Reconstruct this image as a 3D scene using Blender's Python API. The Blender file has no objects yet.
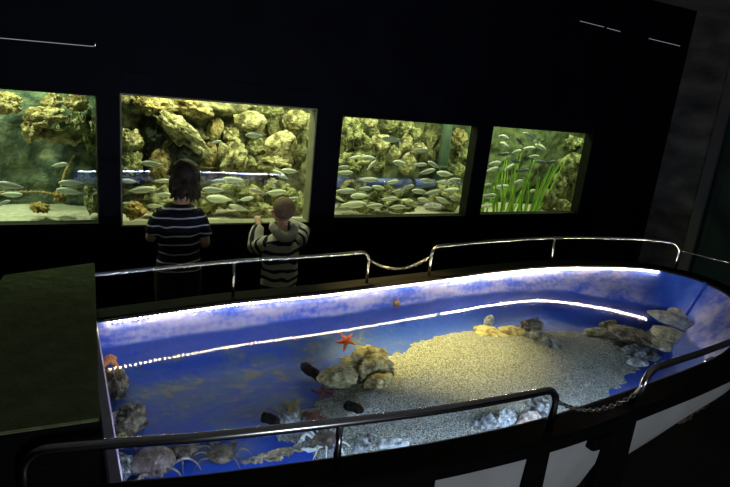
import bpy, bmesh, math, random
from math import sin, cos, pi, radians, sqrt, floor, exp
from mathutils import Vector, Matrix, noise

random.seed(7)
C = bpy.context.scene.collection
H = 1.88                                    # camera height above the floor

# ------------------------------------------------------------------ camera
PSI, TH, RO, FPX = radians(28.94), radians(15.29), radians(5.99), 577.7
FW = Vector((sin(PSI)*cos(TH), cos(PSI)*cos(TH), -sin(TH)))
_r = Vector((cos(PSI), -sin(PSI), 0)); _u = _r.cross(FW)
RT = cos(RO)*_r + sin(RO)*_u
UP = -sin(RO)*_r + cos(RO)*_u
cd = bpy.data.cameras.new('camera'); cam = bpy.data.objects.new('camera', cd); C.objects.link(cam)
cd.sensor_width = 36; cd.lens = FPX/730*36; cd.clip_start = 0.05; cd.clip_end = 100
cam.matrix_world = Matrix(((RT.x, UP.x, -FW.x, 0), (RT.y, UP.y, -FW.y, 0), (RT.z, UP.z, -FW.z, H), (0, 0, 0, 1)))
bpy.context.scene.camera = cam

def _ray(x, y): return FW + RT*((x-365)/FPX) - UP*((y-243.5)/FPX)
def atY(x, y, Y):
    d = _ray(x, y); d = d*(Y/d.y); return Vector((d.x, d.y, d.z+H))
def atZ(x, y, z):                            # z absolute, floor = 0
    d = _ray(x, y); d = d*((z-H)/d.z); return Vector((d.x, d.y, z))
def ppm(p):                                  # pixels per metre at a point
    return FPX/((p-Vector((0, 0, H))).dot(FW))

# ------------------------------------------------------------------ materials
def newmat(name):
    m = bpy.data.materials.new(name); m.use_nodes = True
    nt = m.node_tree; nt.nodes.clear()
    return m, nt, nt.nodes, nt.links
def pmat(name, cols, scale=5, rough=.6, bump=0, bscale=None, detail=6, metal=0, spec=.5, stretch=None, dist=0, lo=.3, hi=.7, coat=0, bdist=.02):
    """principled with a noise colour ramp over object coordinates"""
    m, nt, N, L = newmat(name)
    out = N.new('ShaderNodeOutputMaterial'); b = N.new('ShaderNodeBsdfPrincipled'); L.new(b.outputs[0], out.inputs[0])
    b.inputs['Roughness'].default_value = rough; b.inputs['Metallic'].default_value = metal
    b.inputs['Specular IOR Level'].default_value = spec
    b.inputs['Coat Weight'].default_value = coat
    if not isinstance(cols, list): cols = [cols]
    tc = N.new('ShaderNodeTexCoord'); vec = tc.outputs['Object']
    if stretch:
        mp = N.new('ShaderNodeMapping'); mp.inputs['Scale'].default_value = stretch; L.new(vec, mp.inputs[0]); vec = mp.outputs[0]
    if len(cols) == 1:
        b.inputs['Base Color'].default_value = (*cols[0], 1)
    else:
        n = N.new('ShaderNodeTexNoise'); n.inputs['Scale'].default_value = scale; n.inputs['Detail'].default_value = detail; n.inputs['Distortion'].default_value = dist
        L.new(vec, n.inputs['Vector'])
        r = N.new('ShaderNodeValToRGB'); L.new(n.outputs[0], r.inputs[0])
        el = r.color_ramp.elements
        while len(el) < len(cols): el.new(.5)
        for i, c in enumerate(cols):
            el[i].position = lo + (hi-lo)*i/(len(cols)-1); el[i].color = (*c, 1)
        L.new(r.outputs[0], b.inputs['Base Color'])
    if bump:
        n2 = N.new('ShaderNodeTexNoise'); n2.inputs['Scale'].default_value = bscale or scale*4; n2.inputs['Detail'].default_value = 8
        L.new(vec, n2.inputs['Vector'])
        bp = N.new('ShaderNodeBump'); bp.inputs['Strength'].default_value = bump; bp.inputs['Distance'].default_value = bdist
        L.new(n2.outputs[0], bp.inputs['Height']); L.new(bp.outputs[0], b.inputs['Normal'])
    return m
def emat(name, col, s):
    m, nt, N, L = newmat(name); out = N.new('ShaderNodeOutputMaterial'); e = N.new('ShaderNodeEmission')
    e.inputs[0].default_value = (*col, 1); e.inputs[1].default_value = s; L.new(e.outputs[0], out.inputs[0]); return m
def clear_mat(name, tint, ior, rough=0.0, ripple=0, rscale=5):
    m, nt, N, L = newmat(name); out = N.new('ShaderNodeOutputMaterial')
    t = N.new('ShaderNodeBsdfTransparent'); t.inputs[0].default_value = (*tint, 1)
    g = N.new('ShaderNodeBsdfGlossy'); g.inputs['Roughness'].default_value = rough
    f = N.new('ShaderNodeFresnel'); f.inputs[0].default_value = ior
    ge = N.new('ShaderNodeNewGeometry'); sb = N.new('ShaderNodeMath'); sb.operation = 'SUBTRACT'; sb.inputs[0].default_value = 1; L.new(ge.outputs['Backfacing'], sb.inputs[1])
    mu = N.new('ShaderNodeMath'); mu.operation = 'MULTIPLY'; L.new(f.outputs[0], mu.inputs[0]); L.new(sb.outputs[0], mu.inputs[1])   # a thin sheet has no total reflection inside
    mx = N.new('ShaderNodeMixShader'); L.new(mu.outputs[0], mx.inputs[0]); L.new(t.outputs[0], mx.inputs[1]); L.new(g.outputs[0], mx.inputs[2])
    L.new(mx.outputs[0], out.inputs[0])
    if ripple:
        tc = N.new('ShaderNodeTexCoord'); n = N.new('ShaderNodeTexNoise'); n.inputs['Scale'].default_value = rscale; n.inputs['Detail'].default_value = 2
        L.new(tc.outputs['Object'], n.inputs['Vector'])
        bp = N.new('ShaderNodeBump'); bp.inputs['Strength'].default_value = ripple; bp.inputs['Distance'].default_value = .01
        L.new(n.outputs[0], bp.inputs['Height']); L.new(bp.outputs[0], g.inputs['Normal']); L.new(bp.outputs[0], f.inputs['Normal'])
    return m

M = {}
M['wall'] = pmat('black_painted_wall', [(.0015, .002, .0045), (.003, .004, .011)], 3, .55, .12, 60, spec=.07)
M['floor'] = pmat('dark_floor', [(.012, .012, .013), (.02, .02, .02)], 4, .55, .1, 30)
M['ceiling'] = pmat('grey_ceiling', [(.16, .16, .17), (.22, .22, .23)], 3, .9)
M['concrete'] = pmat('raw_concrete', [(.04, .04, .043), (.09, .09, .092), (.16, .155, .15)], 3.2, .9, .5, 25, stretch=(1, 1, 2.2))
M['trimgrey'] = pmat('pale_grey_trim', [(.08, .08, .09), (.11, .11, .12)], 4, .7)
M['teal'] = pmat('dark_teal_paint', [(.004, .022, .025), (.006, .028, .030)], 3, .5)
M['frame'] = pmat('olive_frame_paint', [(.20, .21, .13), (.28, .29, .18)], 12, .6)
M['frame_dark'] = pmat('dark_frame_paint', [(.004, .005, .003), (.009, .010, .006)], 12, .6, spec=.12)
M['glass'] = clear_mat('aquarium_glass', (.93, .99, .92), 1.95)
M['water'] = clear_mat('pool_water', (.82, .94, .97), 1.33, .06, .02, 14)
M['backA'] = pmat('teal_algae_wall', [(.035, .12, .09), (.07, .20, .14), (.14, .26, .15), (.20, .26, .12)], 6, .9, .6, 18, dist=.6)
M['backB'] = pmat('olive_algae_wall', [(.03, .05, .03), (.10, .13, .06), (.25, .25, .11)], 7, .9, .8, 20, dist=.6)
M['backC'] = pmat('green_algae_wall', [(.035, .065, .035), (.11, .15, .065), (.22, .24, .10)], 14, .9, .5, 18)
M['tankside'] = pmat('tank_side', [(.03, .045, .03), (.06, .075, .045)], 5, .8)
M['sandpale'] = pmat('pale_tank_sand', [(.45, .43, .33), (.66, .63, .5)], 30, .95, .4, 90)
def limestone(name, dark, mid, light, sc=9):
    return pmat(name, [dark, mid, light, light], sc*1.5, .92, 1.0, 48, lo=.37, hi=.66, dist=.5, detail=11, bdist=.04)
M['lime'] = limestone('yellow_limestone', (.10, .09, .035), (.36, .34, .15), (.64, .61, .34))
M['lime2'] = limestone('ochre_limestone', (.12, .09, .03), (.36, .29, .10), (.52, .46, .22))
M['lime3'] = limestone('olive_limestone', (.045, .052, .02), (.20, .215, .08), (.44, .45, .21))
M['lime4'] = limestone('dim_green_stone', (.05, .055, .02), (.17, .18, .07), (.28, .28, .13))
M['rockface'] = pmat('rock_face', [(.015, .025, .018), (.08, .085, .04), (.30, .28, .13), (.62, .58, .34)], 11, .93, 1.0, 40, dist=.5, lo=.25, hi=.75)
M['ochre'] = limestone('ochre_growth', (.15, .10, .02), (.40, .28, .06), (.6, .45, .14), 20)
M['prock_y'] = limestone('pool_stone_yellow', (.16, .12, .05), (.42, .33, .16), (.58, .48, .26), 14)
M['prock_g'] = limestone('pool_stone_grey', (.05, .05, .055), (.20, .195, .195), (.44, .43, .44), 12)
M['prock_w'] = limestone('pool_stone_white', (.26, .26, .28), (.46, .45, .47), (.62, .61, .63), 12)
M['prock_b'] = limestone('pool_stone_brown', (.07, .05, .035), (.22, .16, .11), (.40, .31, .22), 12)
M['prock_t'] = limestone('pool_stone_tan', (.40, .32, .24), (.66, .56, .44), (.78, .69, .57), 10)
M['prock_p'] = limestone('pool_stone_pink', (.28, .19, .16), (.50, .38, .33), (.64, .52, .47), 12)
M['gravel'] = None
M['black'] = pmat('black_gunwale', [(.003, .003, .0035), (.005, .005, .006)], 20, .6, .2, 120, spec=.06)
M['blackpost'] = pmat('black_post_paint', [(.003, .003, .0035), (.006, .006, .006)], 15, .7, spec=.05)
M['white_hull'] = pmat('white_hull_paint', [(.50, .50, .50), (.62, .62, .62)], 5, .55, .1, 40)
M['liner'] = pmat('blue_tub_paint', [(.018, .075, .50), (.03, .10, .58), (.10, .18, .60), (.32, .36, .66)], 5, .55, .25, 60, stretch=(.6, 2.2, 3), lo=.36, hi=.80, detail=9)
ZWC = H-1.115
def liner_mat():
    m, nt, N, L = newmat('blue_tub_paint')
    out = N.new('ShaderNodeOutputMaterial'); b = N.new('ShaderNodeBsdfPrincipled'); L.new(b.outputs[0], out.inputs[0]); b.inputs['Roughness'].default_value = .55
    tc = N.new('ShaderNodeTexCoord'); sp = N.new('ShaderNodeSeparateXYZ'); L.new(tc.outputs['Object'], sp.inputs[0])
    def mth(op, a, bb=0, cl=False):
        k = N.new('ShaderNodeMath'); k.operation = op; k.use_clamp = cl
        for i, q in enumerate((a, bb)):
            if isinstance(q, (int, float)): k.inputs[i].default_value = q
            else: L.new(q, k.inputs[i])
        return k.outputs[0]
    def nz(sc, det, st=(1, 1, 1), dist=0):
        mp = N.new('ShaderNodeMapping'); mp.inputs['Scale'].default_value = st; L.new(tc.outputs['Object'], mp.inputs[0])
        n = N.new('ShaderNodeTexNoise'); n.inputs['Scale'].default_value = sc; n.inputs['Detail'].default_value = det; n.inputs['Distortion'].default_value = dist; L.new(mp.outputs[0], n.inputs['Vector']); return n.outputs[0]
    def mixc(f, a, bb):
        mx = N.new('ShaderNodeMix'); mx.data_type = 'RGBA'; L.new(f, mx.inputs['Factor'])
        for nm, q in (('A', a), ('B', bb)):
            if isinstance(q, tuple): mx.inputs[nm].default_value = (*q, 1)
            else: L.new(q, mx.inputs[nm])
        return mx.outputs['Result']
    def sstep(v, lo, hi):
        mr = N.new('ShaderNodeMapRange'); mr.interpolation_type = 'SMOOTHSTEP'; mr.inputs[1].default_value = lo; mr.inputs[2].default_value = hi; L.new(v, mr.inputs[0]); return mr.outputs[0]
    n1 = nz(6, 9, (.7, 2, 3)); n2 = nz(40, 6); 
    base = mixc(sstep(n1, .4, .7), (.018, .095, .70), (.035, .14, .76))
    # patchy lime scale above the waterline; its paleness also paints the strip glow
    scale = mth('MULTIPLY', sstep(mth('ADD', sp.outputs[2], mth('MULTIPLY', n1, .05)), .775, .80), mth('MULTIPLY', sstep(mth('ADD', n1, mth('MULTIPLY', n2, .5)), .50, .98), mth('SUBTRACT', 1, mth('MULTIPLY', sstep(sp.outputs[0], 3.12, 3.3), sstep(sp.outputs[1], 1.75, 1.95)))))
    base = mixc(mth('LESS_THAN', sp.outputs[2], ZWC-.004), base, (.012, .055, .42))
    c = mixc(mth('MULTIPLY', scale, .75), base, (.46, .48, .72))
    # floor sediment towards the stern, mottled to paint in the window reflections too
    x0 = mth('ADD', sp.outputs[0], mth('MULTIPLY', nz(5, 6, (1, 1, 1), .6), .8))
    sed_refl = mth('MULTIPLY', mth('MULTIPLY', sstep(mth('MULTIPLY', x0, -1), -2.1, -1.3), sstep(mth('ADD', sp.outputs[1], mth('MULTIPLY', nz(7, 6), .5)), 1.85, 2.1)), sstep(nz(6, 10, (1, 1.8, 1), 1.0), .30, .66))
    sed_refl = mth('MULTIPLY', sed_refl, mth('LESS_THAN', sp.outputs[2], .70))
    c = mixc(mth('MULTIPLY', sed_refl, .75), c, (.06, .115, .19))
    br_ = mth('MULTIPLY', mth('MULTIPLY', sed_refl, 1), sstep(mth('ADD', nz(16, 10, (1, 1.6, 1), .5), mth('MULTIPLY', nz(3.1, 3), .8)), .92, 1.12))
    c = mixc(mth('MULTIPLY', br_, .8), c, (.19, .16, .11))
    L.new(c, b.inputs['Base Color'])
    bp = N.new('ShaderNodeBump'); bp.inputs['Strength'].default_value = .3; bp.inputs['Distance'].default_value = .01; L.new(n2, bp.inputs['Height']); L.new(bp.outputs[0], b.inputs['Normal'])
    return m
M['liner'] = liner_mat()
M['lip'] = pmat('lavender_end_panel', [(.30, .30, .50), (.42, .40, .60)], 8, .5)
M['lid'] = pmat('dark_green_felt', [(.20, .25, .11), (.30, .36, .17)], 14, .9, 1.0, 30, spec=.1)
M['steel'] = pmat('rail_steel', [(.55, .55, .56)], 5, .18, metal=1)
M['led_w'] = emat('warm_led', (1.0, .76, .46), 75)
M['led_b'] = emat('bright_warm_led', (1.0, .76, .46), 210)
M['led_c'] = emat('cool_led', (.84, .90, 1.0), 330)
M['star_red'] = pmat('red_starfish', [(.30, .03, .012), (.44, .06, .02)], 40, .7, .5, 120)
M['star_orange'] = pmat('orange_starfish', [(.65, .16, .02), (.85, .30, .04)], 30, .6, .5, 120)
M['star_dark'] = pmat('maroon_starfish', [(.05, .010, .008), (.11, .022, .012)], 40, .8, .5, 120)
M['cuke'] = pmat('sea_cucumber_skin', [(.005, .004, .0035), (.016, .012, .009)], 40, .85, .6, 90, spec=.1)
M['crab'] = pmat('brown_crab_shell', [(.03, .018, .012), (.11, .07, .05), (.24, .18, .14)], 30, .6, .8, 90)
M['crab_p'] = pmat('pinkish_crab_shell', [(.08, .04, .035), (.21, .14, .12), (.40, .32, .30)], 22, .6, .8, 80)
M['crab_w'] = pmat('pale_crab_leg', [(.55, .52, .52), (.72, .70, .70)], 30, .5, .4, 90)
M['crab_d'] = pmat('dark_crab_shell', [(.03, .022, .02), (.12, .08, .06)], 30, .6, .6, 90)
M['algae'] = pmat('algae_tuft', [(.10, .08, .02), (.22, .17, .05)], 30, .9)
M['algae_g'] = pmat('green_algae', [(.02, .08, .02), (.05, .16, .05)], 30, .8)
M['eel'] = pmat('eelgrass', [(.12, .32, .02), (.26, .52, .04), (.45, .66, .10)], 9, .6)
M['fin'] = pmat('fish_fin', [(.30, .33, .26), (.42, .44, .34)], 20, .4)
M['findark'] = pmat('dark_fish_fin', [(.05, .06, .06), (.09, .10, .10)], 20, .4)
M['pipe'] = pmat('green_pipe', [(.012, .035, .022), (.03, .07, .04)], 6, .7)
M['rope'] = pmat('ochre_rope', [(.25, .17, .05), (.5, .38, .15)], 40, .9)
M['skin'] = pmat('skin', [(.48, .28, .20), (.55, .33, .24)], 10, .55, spec=.3)
M['hair_d'] = pmat('dark_brown_hair', [(.012, .007, .004), (.04, .022, .012)], 30, .5, .4, 60, stretch=(6, 6, 1))
M['hair_f'] = pmat('cropped_fair_hair', [(.16, .10, .055), (.28, .19, .11)], 60, .7, .5, 200)
M['trouser'] = pmat('black_cloth', [(.006, .006, .008), (.012, .012, .015)], 40, .9)
M['shoe'] = pmat('dark_shoe', [(.01, .01, .01), (.02, .02, .02)], 30, .6)
M['eye'] = pmat('eye', [(.02, .015, .01)], 5, .2)
M['lips'] = pmat('lips', [(.40, .14, .12)], 5, .5)
M['cloth_hood'] = pmat('cream_hood_lining', [(.50, .50, .42), (.62, .62, .52)], 30, .9)
M['slit'] = emat('light_gap', (.85, .92, 1.0), .22)
M['tag'] = pmat('white_plastic', [(.6, .6, .62), (.75, .75, .76)], 60, .5)

def speckle(name, cols, s1=330, s2=3, darkspot=True):
    m, nt, N, L = newmat(name)
    out = N.new('ShaderNodeOutputMaterial'); b = N.new('ShaderNodeBsdfPrincipled'); L.new(b.outputs[0], out.inputs[0])
    b.inputs['Roughness'].default_value = .95
    tc = N.new('ShaderNodeTexCoord')
    v = N.new('ShaderNodeTexVoronoi'); v.inputs['Scale'].default_value = s1; L.new(tc.outputs['Object'], v.inputs['Vector'])
    sx = N.new('ShaderNodeSeparateColor'); L.new(v.outputs['Color'], sx.inputs[0])
    r = N.new('ShaderNodeValToRGB'); L.new(sx.outputs[0], r.inputs[0])
    el = r.color_ramp.elements
    while len(el) < len(cols): el.new(.5)
    for i, c in enumerate(cols): el[i].position = i/(len(cols)-1)*.9; el[i].color = (*c, 1)
    L.new(r.outputs[0], b.inputs['Base Color'])
    bp = N.new('ShaderNodeBump'); bp.inputs['Strength'].default_value = .7; bp.inputs['Distance'].default_value = .006
    L.new(v.outputs['Distance'], bp.inputs['Height']); L.new(bp.outputs[0], b.inputs['Normal'])
    return m
M['gravel'] = speckle('pool_gravel', [(.04, .035, .03), (.17, .16, .14), (.29, .275, .25), (.58, .56, .52)])

def stripes(name, base, line, period, duty, wav=.01, phase=0, w2=9, extra=None, tilt=(0, 0)):
    """horizontal woven stripes along object Z with the sag of worn cloth"""
    m, nt, N, L = newmat(name)
    out = N.new('ShaderNodeOutputMaterial'); b = N.new('ShaderNodeBsdfPrincipled'); L.new(b.outputs[0], out.inputs[0])
    b.inputs['Roughness'].default_value = .9; b.inputs['Specular IOR Level'].default_value = .2
    tc = N.new('ShaderNodeTexCoord'); n = N.new('ShaderNodeTexNoise'); n.inputs['Scale'].default_value = w2; n.inputs['Detail'].default_value = 1
    L.new(tc.outputs['Object'], n.inputs['Vector'])
    sp = N.new('ShaderNodeSeparateXYZ'); L.new(tc.outputs['Object'], sp.inputs[0])
    def math_(op, a, bb):
        k = N.new('ShaderNodeMath'); k.operation = op
        for i, q in enumerate((a, bb)):
            if isinstance(q, (int, float)): k.inputs[i].default_value = q
            else: L.new(q, k.inputs[i])
        return k.outputs[0]
    z = math_('ADD', sp.outputs[2], math_('MULTIPLY', math_('SUBTRACT', n.outputs[0], .5), wav*4))
    z = math_('ADD', z, math_('MULTIPLY', sp.outputs[0], tilt[0]))
    z = math_('ADD', z, phase)
    fr = math_('FRACT', math_('DIVIDE', z, period), 0)
    k = math_('LESS_THAN', fr, duty)
    mx = N.new('ShaderNodeMix'); mx.data_type = 'RGBA'; L.new(k, mx.inputs['Factor'])
    mx.inputs['A'].default_value = (*base, 1); mx.inputs['B'].default_value = (*line, 1)
    L.new(mx.outputs['Result'], b.inputs['Base Color'])
    bp = N.new('ShaderNodeBump'); bp.inputs['Strength'].default_value = .35; bp.inputs['Distance'].default_value = .03
    n3 = N.new('ShaderNodeTexNoise'); n3.inputs['Scale'].default_value = 12; L.new(tc.outputs['Object'], n3.inputs['Vector'])
    L.new(n3.outputs[0], bp.inputs['Height']); L.new(bp.outputs[0], b.inputs['Normal'])
    return m
M['tee'] = stripes('navy_tee_thin_white_stripes', (.008, .008, .013), (.55, .55, .62), .055, .15, .007)
M['hoodie'] = stripes('cream_and_navy_stripes', (.56, .56, .48), (.012, .018, .06), .062, .40, .016, .02)

def fishmat(name, back, side, belly, zb=.16):
    """silver flank under a darker back, by the height on the fish's own body"""
    m, nt, N, L = newmat(name)
    out = N.new('ShaderNodeOutputMaterial'); b = N.new('ShaderNodeBsdfPrincipled'); L.new(b.outputs[0], out.inputs[0])
    b.inputs['Roughness'].default_value = .38
    tc = N.new('ShaderNodeTexCoord'); sp = N.new('ShaderNodeSeparateXYZ'); L.new(tc.outputs['Object'], sp.inputs[0])
    mr = N.new('ShaderNodeMapRange'); mr.inputs[1].default_value = -zb; mr.inputs[2].default_value = zb; L.new(sp.outputs[2], mr.inputs[0])
    r = N.new('ShaderNodeValToRGB'); L.new(mr.outputs[0], r.inputs[0])
    el = r.color_ramp.elements; el.new(.5); el.new(.62)
    for e, p, c in zip(el, (0, .5, .74, .88), (belly, side, side, back)): e.position = p; e.color = (*c, 1)
    L.new(r.outputs[0], b.inputs['Base Color'])
    return m
M['fish_s'] = fishmat('silver_fish_skin', (.55, .62, .46), (.72, .78, .62), (.85, .87, .76))
M['fish_b'] = fishmat('dark_fish_skin', (.03, .045, .05), (.13, .17, .18), (.40, .43, .38))

# ------------------------------------------------------------------ object helpers
def obj(name, me_or_bm, mat=None, parent=None, smooth=False, loc=None):
    if isinstance(me_or_bm, bmesh.types.BMesh):
        me = bpy.data.meshes.new(name); me_or_bm.to_mesh(me); me_or_bm.free()
    else: me = me_or_bm
    if mat is not None and not me.materials: me.materials.append(mat)
    if smooth:
        for p in me.polygons: p.use_smooth = True
    o = bpy.data.objects.new(name, me); C.objects.link(o)
    if parent is not None: o.parent = parent
    if loc is not None: o.location = loc
    return o
def tag(o, label=None, cat=None, group=None, kind=None):
    if label: o['label'] = label
    if cat: o['category'] = cat
    if group: o['group'] = group
    if kind: o['kind'] = kind
    return o
def thing(name, loc, label, cat, group=None, rz=0):
    o = bpy.data.objects.new(name, None); C.objects.link(o); o.location = loc; o.rotation_euler = (0, 0, rz); o.empty_display_size = .1
    return tag(o, label, cat, group)
def struct(name, bm, mat, label=None):
    o = obj(name, bm, mat); o['kind'] = 'structure'
    if label: o['label'] = label
    return o
def copy_tree(o, parent=None):
    c = o.copy(); C.objects.link(c)
    if parent is not None: c.parent = parent; c.matrix_parent_inverse = o.matrix_parent_inverse.copy()
    for ch in list(o.children): copy_tree(ch, c)
    return c

def box(bm, x0, x1, y0, y1, z0, z1, bev=0):
    v = [bm.verts.new((x, y, z)) for x in (x0, x1) for y in (y0, y1) for z in (z0, z1)]
    fs = [bm.faces.new([v[i] for i in f]) for f in ((0, 1, 3, 2), (4, 6, 7, 5), (0, 4, 5, 1), (2, 3, 7, 6), (0, 2, 6, 4), (1, 5, 7, 3))]
    if bev:
        es = {e for f in fs for e in f.edges}
        bmesh.ops.bevel(bm, geom=list(es), offset=bev, segments=2, affect='EDGES', profile=.5)
    return bm
def bx(*a, bev=0): return box(bmesh.new(), *a, bev=bev)
def frames(pts, up=None):
    """tangent, side, normal along a polyline"""
    out = []; prev = None
    for i, p in enumerate(pts):
        t = (pts[min(i+1, len(pts)-1)]-pts[max(i-1, 0)]).normalized()
        if prev is None:
            ref = up or (Vector((0, 0, 1)) if abs(t.z) < .9 else Vector((1, 0, 0)))
            s = t.cross(ref).normalized()
        else:
            s = (prev - t*prev.dot(t)).normalized()
        prev = s; out.append((t, s, s.cross(t)))
    return out
def tube(bm, pts, rad, n=10, caps=True, flat=1.0, up=None):
    """rad: number or list; flat scales the second axis"""
    pts = [Vector(p) for p in pts]
    fr = frames(pts, up); rings = []
    for i, (p, (t, s, q)) in enumerate(zip(pts, fr)):
        r = rad[i] if isinstance(rad, (list, tuple)) else rad
        ra, rb = r if isinstance(r, tuple) else (r, r*flat)
        rings.append([bm.verts.new(p + s*(ra*cos(2*pi*k/n)) + q*(rb*sin(2*pi*k/n))) for k in range(n)])
    for a, b in zip(rings, rings[1:]):
        for k in range(n): bm.faces.new((a[k], a[(k+1) % n], b[(k+1) % n], b[k]))
    if caps:
        bm.faces.new(rings[0][::-1]); bm.faces.new(rings[-1])
    return bm
def rings_mesh(bm, rings, caps=True):
    n = len(rings[0]); vs = [[bm.verts.new(p) for p in r] for r in rings]
    for a, b in zip(vs, vs[1:]):
        for k in range(n): bm.faces.new((a[k], a[(k+1) % n], b[(k+1) % n], b[k]))
    if caps: bm.faces.new(vs[0][::-1]); bm.faces.new(vs[-1])
    return bm
def smooth_path(pts, n=8):
    """Catmull-Rom"""
    pts = [Vector(p) for p in pts]; out = []
    for i in range(len(pts)-1):
        p0, p1, p2, p3 = pts[max(i-1, 0)], pts[i], pts[i+1], pts[min(i+2, len(pts)-1)]
        for k in range(n):
            t = k/n
            out.append(.5*((2*p1)+(p2-p0)*t+(2*p0-5*p1+4*p2-p3)*t*t+(3*p1-p0-3*p2+p3)*t**3))
    out.append(pts[-1]); return out
def interp(tab, x):
    if x <= tab[0][0]: return tab[0][1]
    for (a, b), (c, d) in zip(tab, tab[1:]):
        if x <= c:
            t = (x-a)/(c-a); return b+(d-b)*t
    return tab[-1][1]

ORD = ['first', 'second', 'third', 'fourth', 'fifth', 'sixth', 'seventh', 'eighth', 'ninth', 'tenth', 'eleventh', 'twelfth']

# ------------------------------------------------------------------ room shell
GY, WY = 4.0, 3.89                           # glass plane, room face of the window wall
CEIL = H+1.01
EX = 5.546
_W = [(-1.18, .222, H-1.012, H-.234), (.372, 1.640, H-1.022, H-.213), (1.912, 3.108, H-1.0, H-.246), (3.362, 4.474, H-.992, H-.236)]
# the near edges seen are the top and left arrises at the room face, the far ones the frame at the glass
WIN = [(a*(WY/GY)-.012 if a > 0 else a, b+.012, c-.012, H+(d_-H)*(WY/GY)+.012) for a, b, c, d_ in _W]
def wall_with_holes():
    bm = bmesh.new()
    x_edges = [-3.0]
    for w in WIN: x_edges += [w[0], w[1]]
    x_edges.append(EX+.2)
    T0, T1 = WY, GY
    for i in range(0, len(x_edges), 2):      # full-height piers
        box(bm, x_edges[i], x_edges[i+1], T0, T1, 0, CEIL)
    for x0, x1, z0, z1 in WIN:
        box(bm, x0, x1, T0, T1, 0, z0); box(bm, x0, x1, T0, T1, z1, CEIL)
    bmesh.ops.remove_doubles(bm, verts=bm.verts, dist=1e-5)
    return bm
struct('wall_north', wall_with_holes(), M['wall'], 'black wall pierced by four aquarium windows')
struct('floor', bx(-3.2, 6.8, -3.2, 5.4, -.1, 0), M['floor'])
struct('ceiling', bx(-3.2, EX+.2, -3.2, WY, CEIL, CEIL+.1), M['ceiling'])
struct('wall_west', bx(-3.2, -3.0, -3.2, WY, 0, CEIL), M['wall'])
struct('wall_south', bx(-3.0, EX, -3.2, -3.0, 0, CEIL), M['wall'])
bm = bx(EX, EX+.2, 3.36, WY, 0, CEIL); box(bm, EX, EX+.2, -3.2, 2.2, 0, CEIL); box(bm, EX, EX+.2, 2.2, 3.36, 2.75, CEIL)
struct('wall_east', bm, M['concrete'], 'raw concrete side wall at the far right')
bm = bx(EX-.025, EX, 3.32, 3.42, 0, 2.8); box(bm, EX-.025, EX, 2.14, 2.24, 0, 2.8); box(bm, EX-.025, EX, 2.24, 3.32, 2.71, 2.8)
struct('trim_1', bm, M['trimgrey'], 'pale grey trim round the teal door')
d = struct('door_1', bx(EX+.03, EX+.07, 2.2, 3.36, 0, 2.75, bev=.004), M['teal'], 'dark teal door in the concrete wall')
bm = bmesh.new()
for z0, z1 in ((.15, 1.32), (1.42, 2.6)):
    box(bm, EX+.02, EX+.032, 2.34, 3.24, z0, z1, bev=.005)
obj('door_panel', bm, M['teal'], d)

# shallow relief on the black wall: panel joints and the boxed header over the windows
bm = bmesh.new()
box(bm, .36, 3.3, WY-.012, WY, H-.13, H-.075); box(bm, .675, .69, WY-.006, WY, H-.075, CEIL)
struct('trim_2', bm, M['wall'], 'black batten over the middle windows')
bm = bmesh.new()
p, q = atY(540, 10, WY), atY(541, 92, WY)
box(bm, p.x, p.x+.02, WY-.006, WY, H+.0, H+.74); box(bm, 3.55, 5.5, WY-.006, WY, H+.735, H+.75)
struct('trim_3', bm, M['wall'], 'black hatch edging high on the wall')

# light gaps in the hatches high on the wall
def slit(x0, y0, x1, y1, label, w=.006):
    a, b = atY(x0, y0, WY-.007), atY(x1, y1, WY-.007)
    bm = bmesh.new(); tube(bm, [a, b], w/2, 6)
    return tag(obj('light_gap', bm, M['slit']), label, 'light gap', 'light gaps high on the wall')
slit(0, 38, 94, 46.5, 'thin pale line of light at upper left above the first window', .0045)
slit(580, 21, 604, 27, 'thin dashed light gap at upper right, left piece of three', .004)
slit(607, 28, 620, 31.5, 'short light gap at upper right, middle piece of three', .004)
slit(649, 38.5, 680, 46, 'thin light gap nearest the concrete wall, right piece of three', .004)
bm = bmesh.new(); a = atY(95, 45.5, WY); tube(bm, smooth_path([a+Vector((0, 0, -.012)), a+Vector((0, -.02, -.008)), a+Vector((0, -.022, .012)), a+Vector((0, -.012, .02))], 5), .004, 6)
tag(obj('wall_hook', bm, M['steel']), 'small bright hook at the end of the pale line above the first window', 'hook')

# ------------------------------------------------------------------ windows
for i, (x0, x1, z0, z1) in enumerate(WIN):
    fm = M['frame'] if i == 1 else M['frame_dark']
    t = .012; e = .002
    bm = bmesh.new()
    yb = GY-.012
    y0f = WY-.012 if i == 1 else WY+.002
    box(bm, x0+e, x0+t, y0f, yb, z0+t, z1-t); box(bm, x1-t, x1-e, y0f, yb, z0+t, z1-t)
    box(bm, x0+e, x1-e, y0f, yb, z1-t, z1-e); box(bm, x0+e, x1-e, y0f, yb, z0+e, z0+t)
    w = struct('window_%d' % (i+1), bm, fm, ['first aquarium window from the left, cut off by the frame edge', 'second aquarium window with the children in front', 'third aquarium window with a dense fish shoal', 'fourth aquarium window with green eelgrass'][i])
    bm = bx(x0+e, x1-e, GY-.011, GY-.001, z0+e, z1-e)
    for v in bm.verts:
        if v.co.z < (z0+z1)/2: v.co.y -= .021            # the foot of the pane stands a little into the room
    obj('pane', bm, M['glass'], w)

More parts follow.
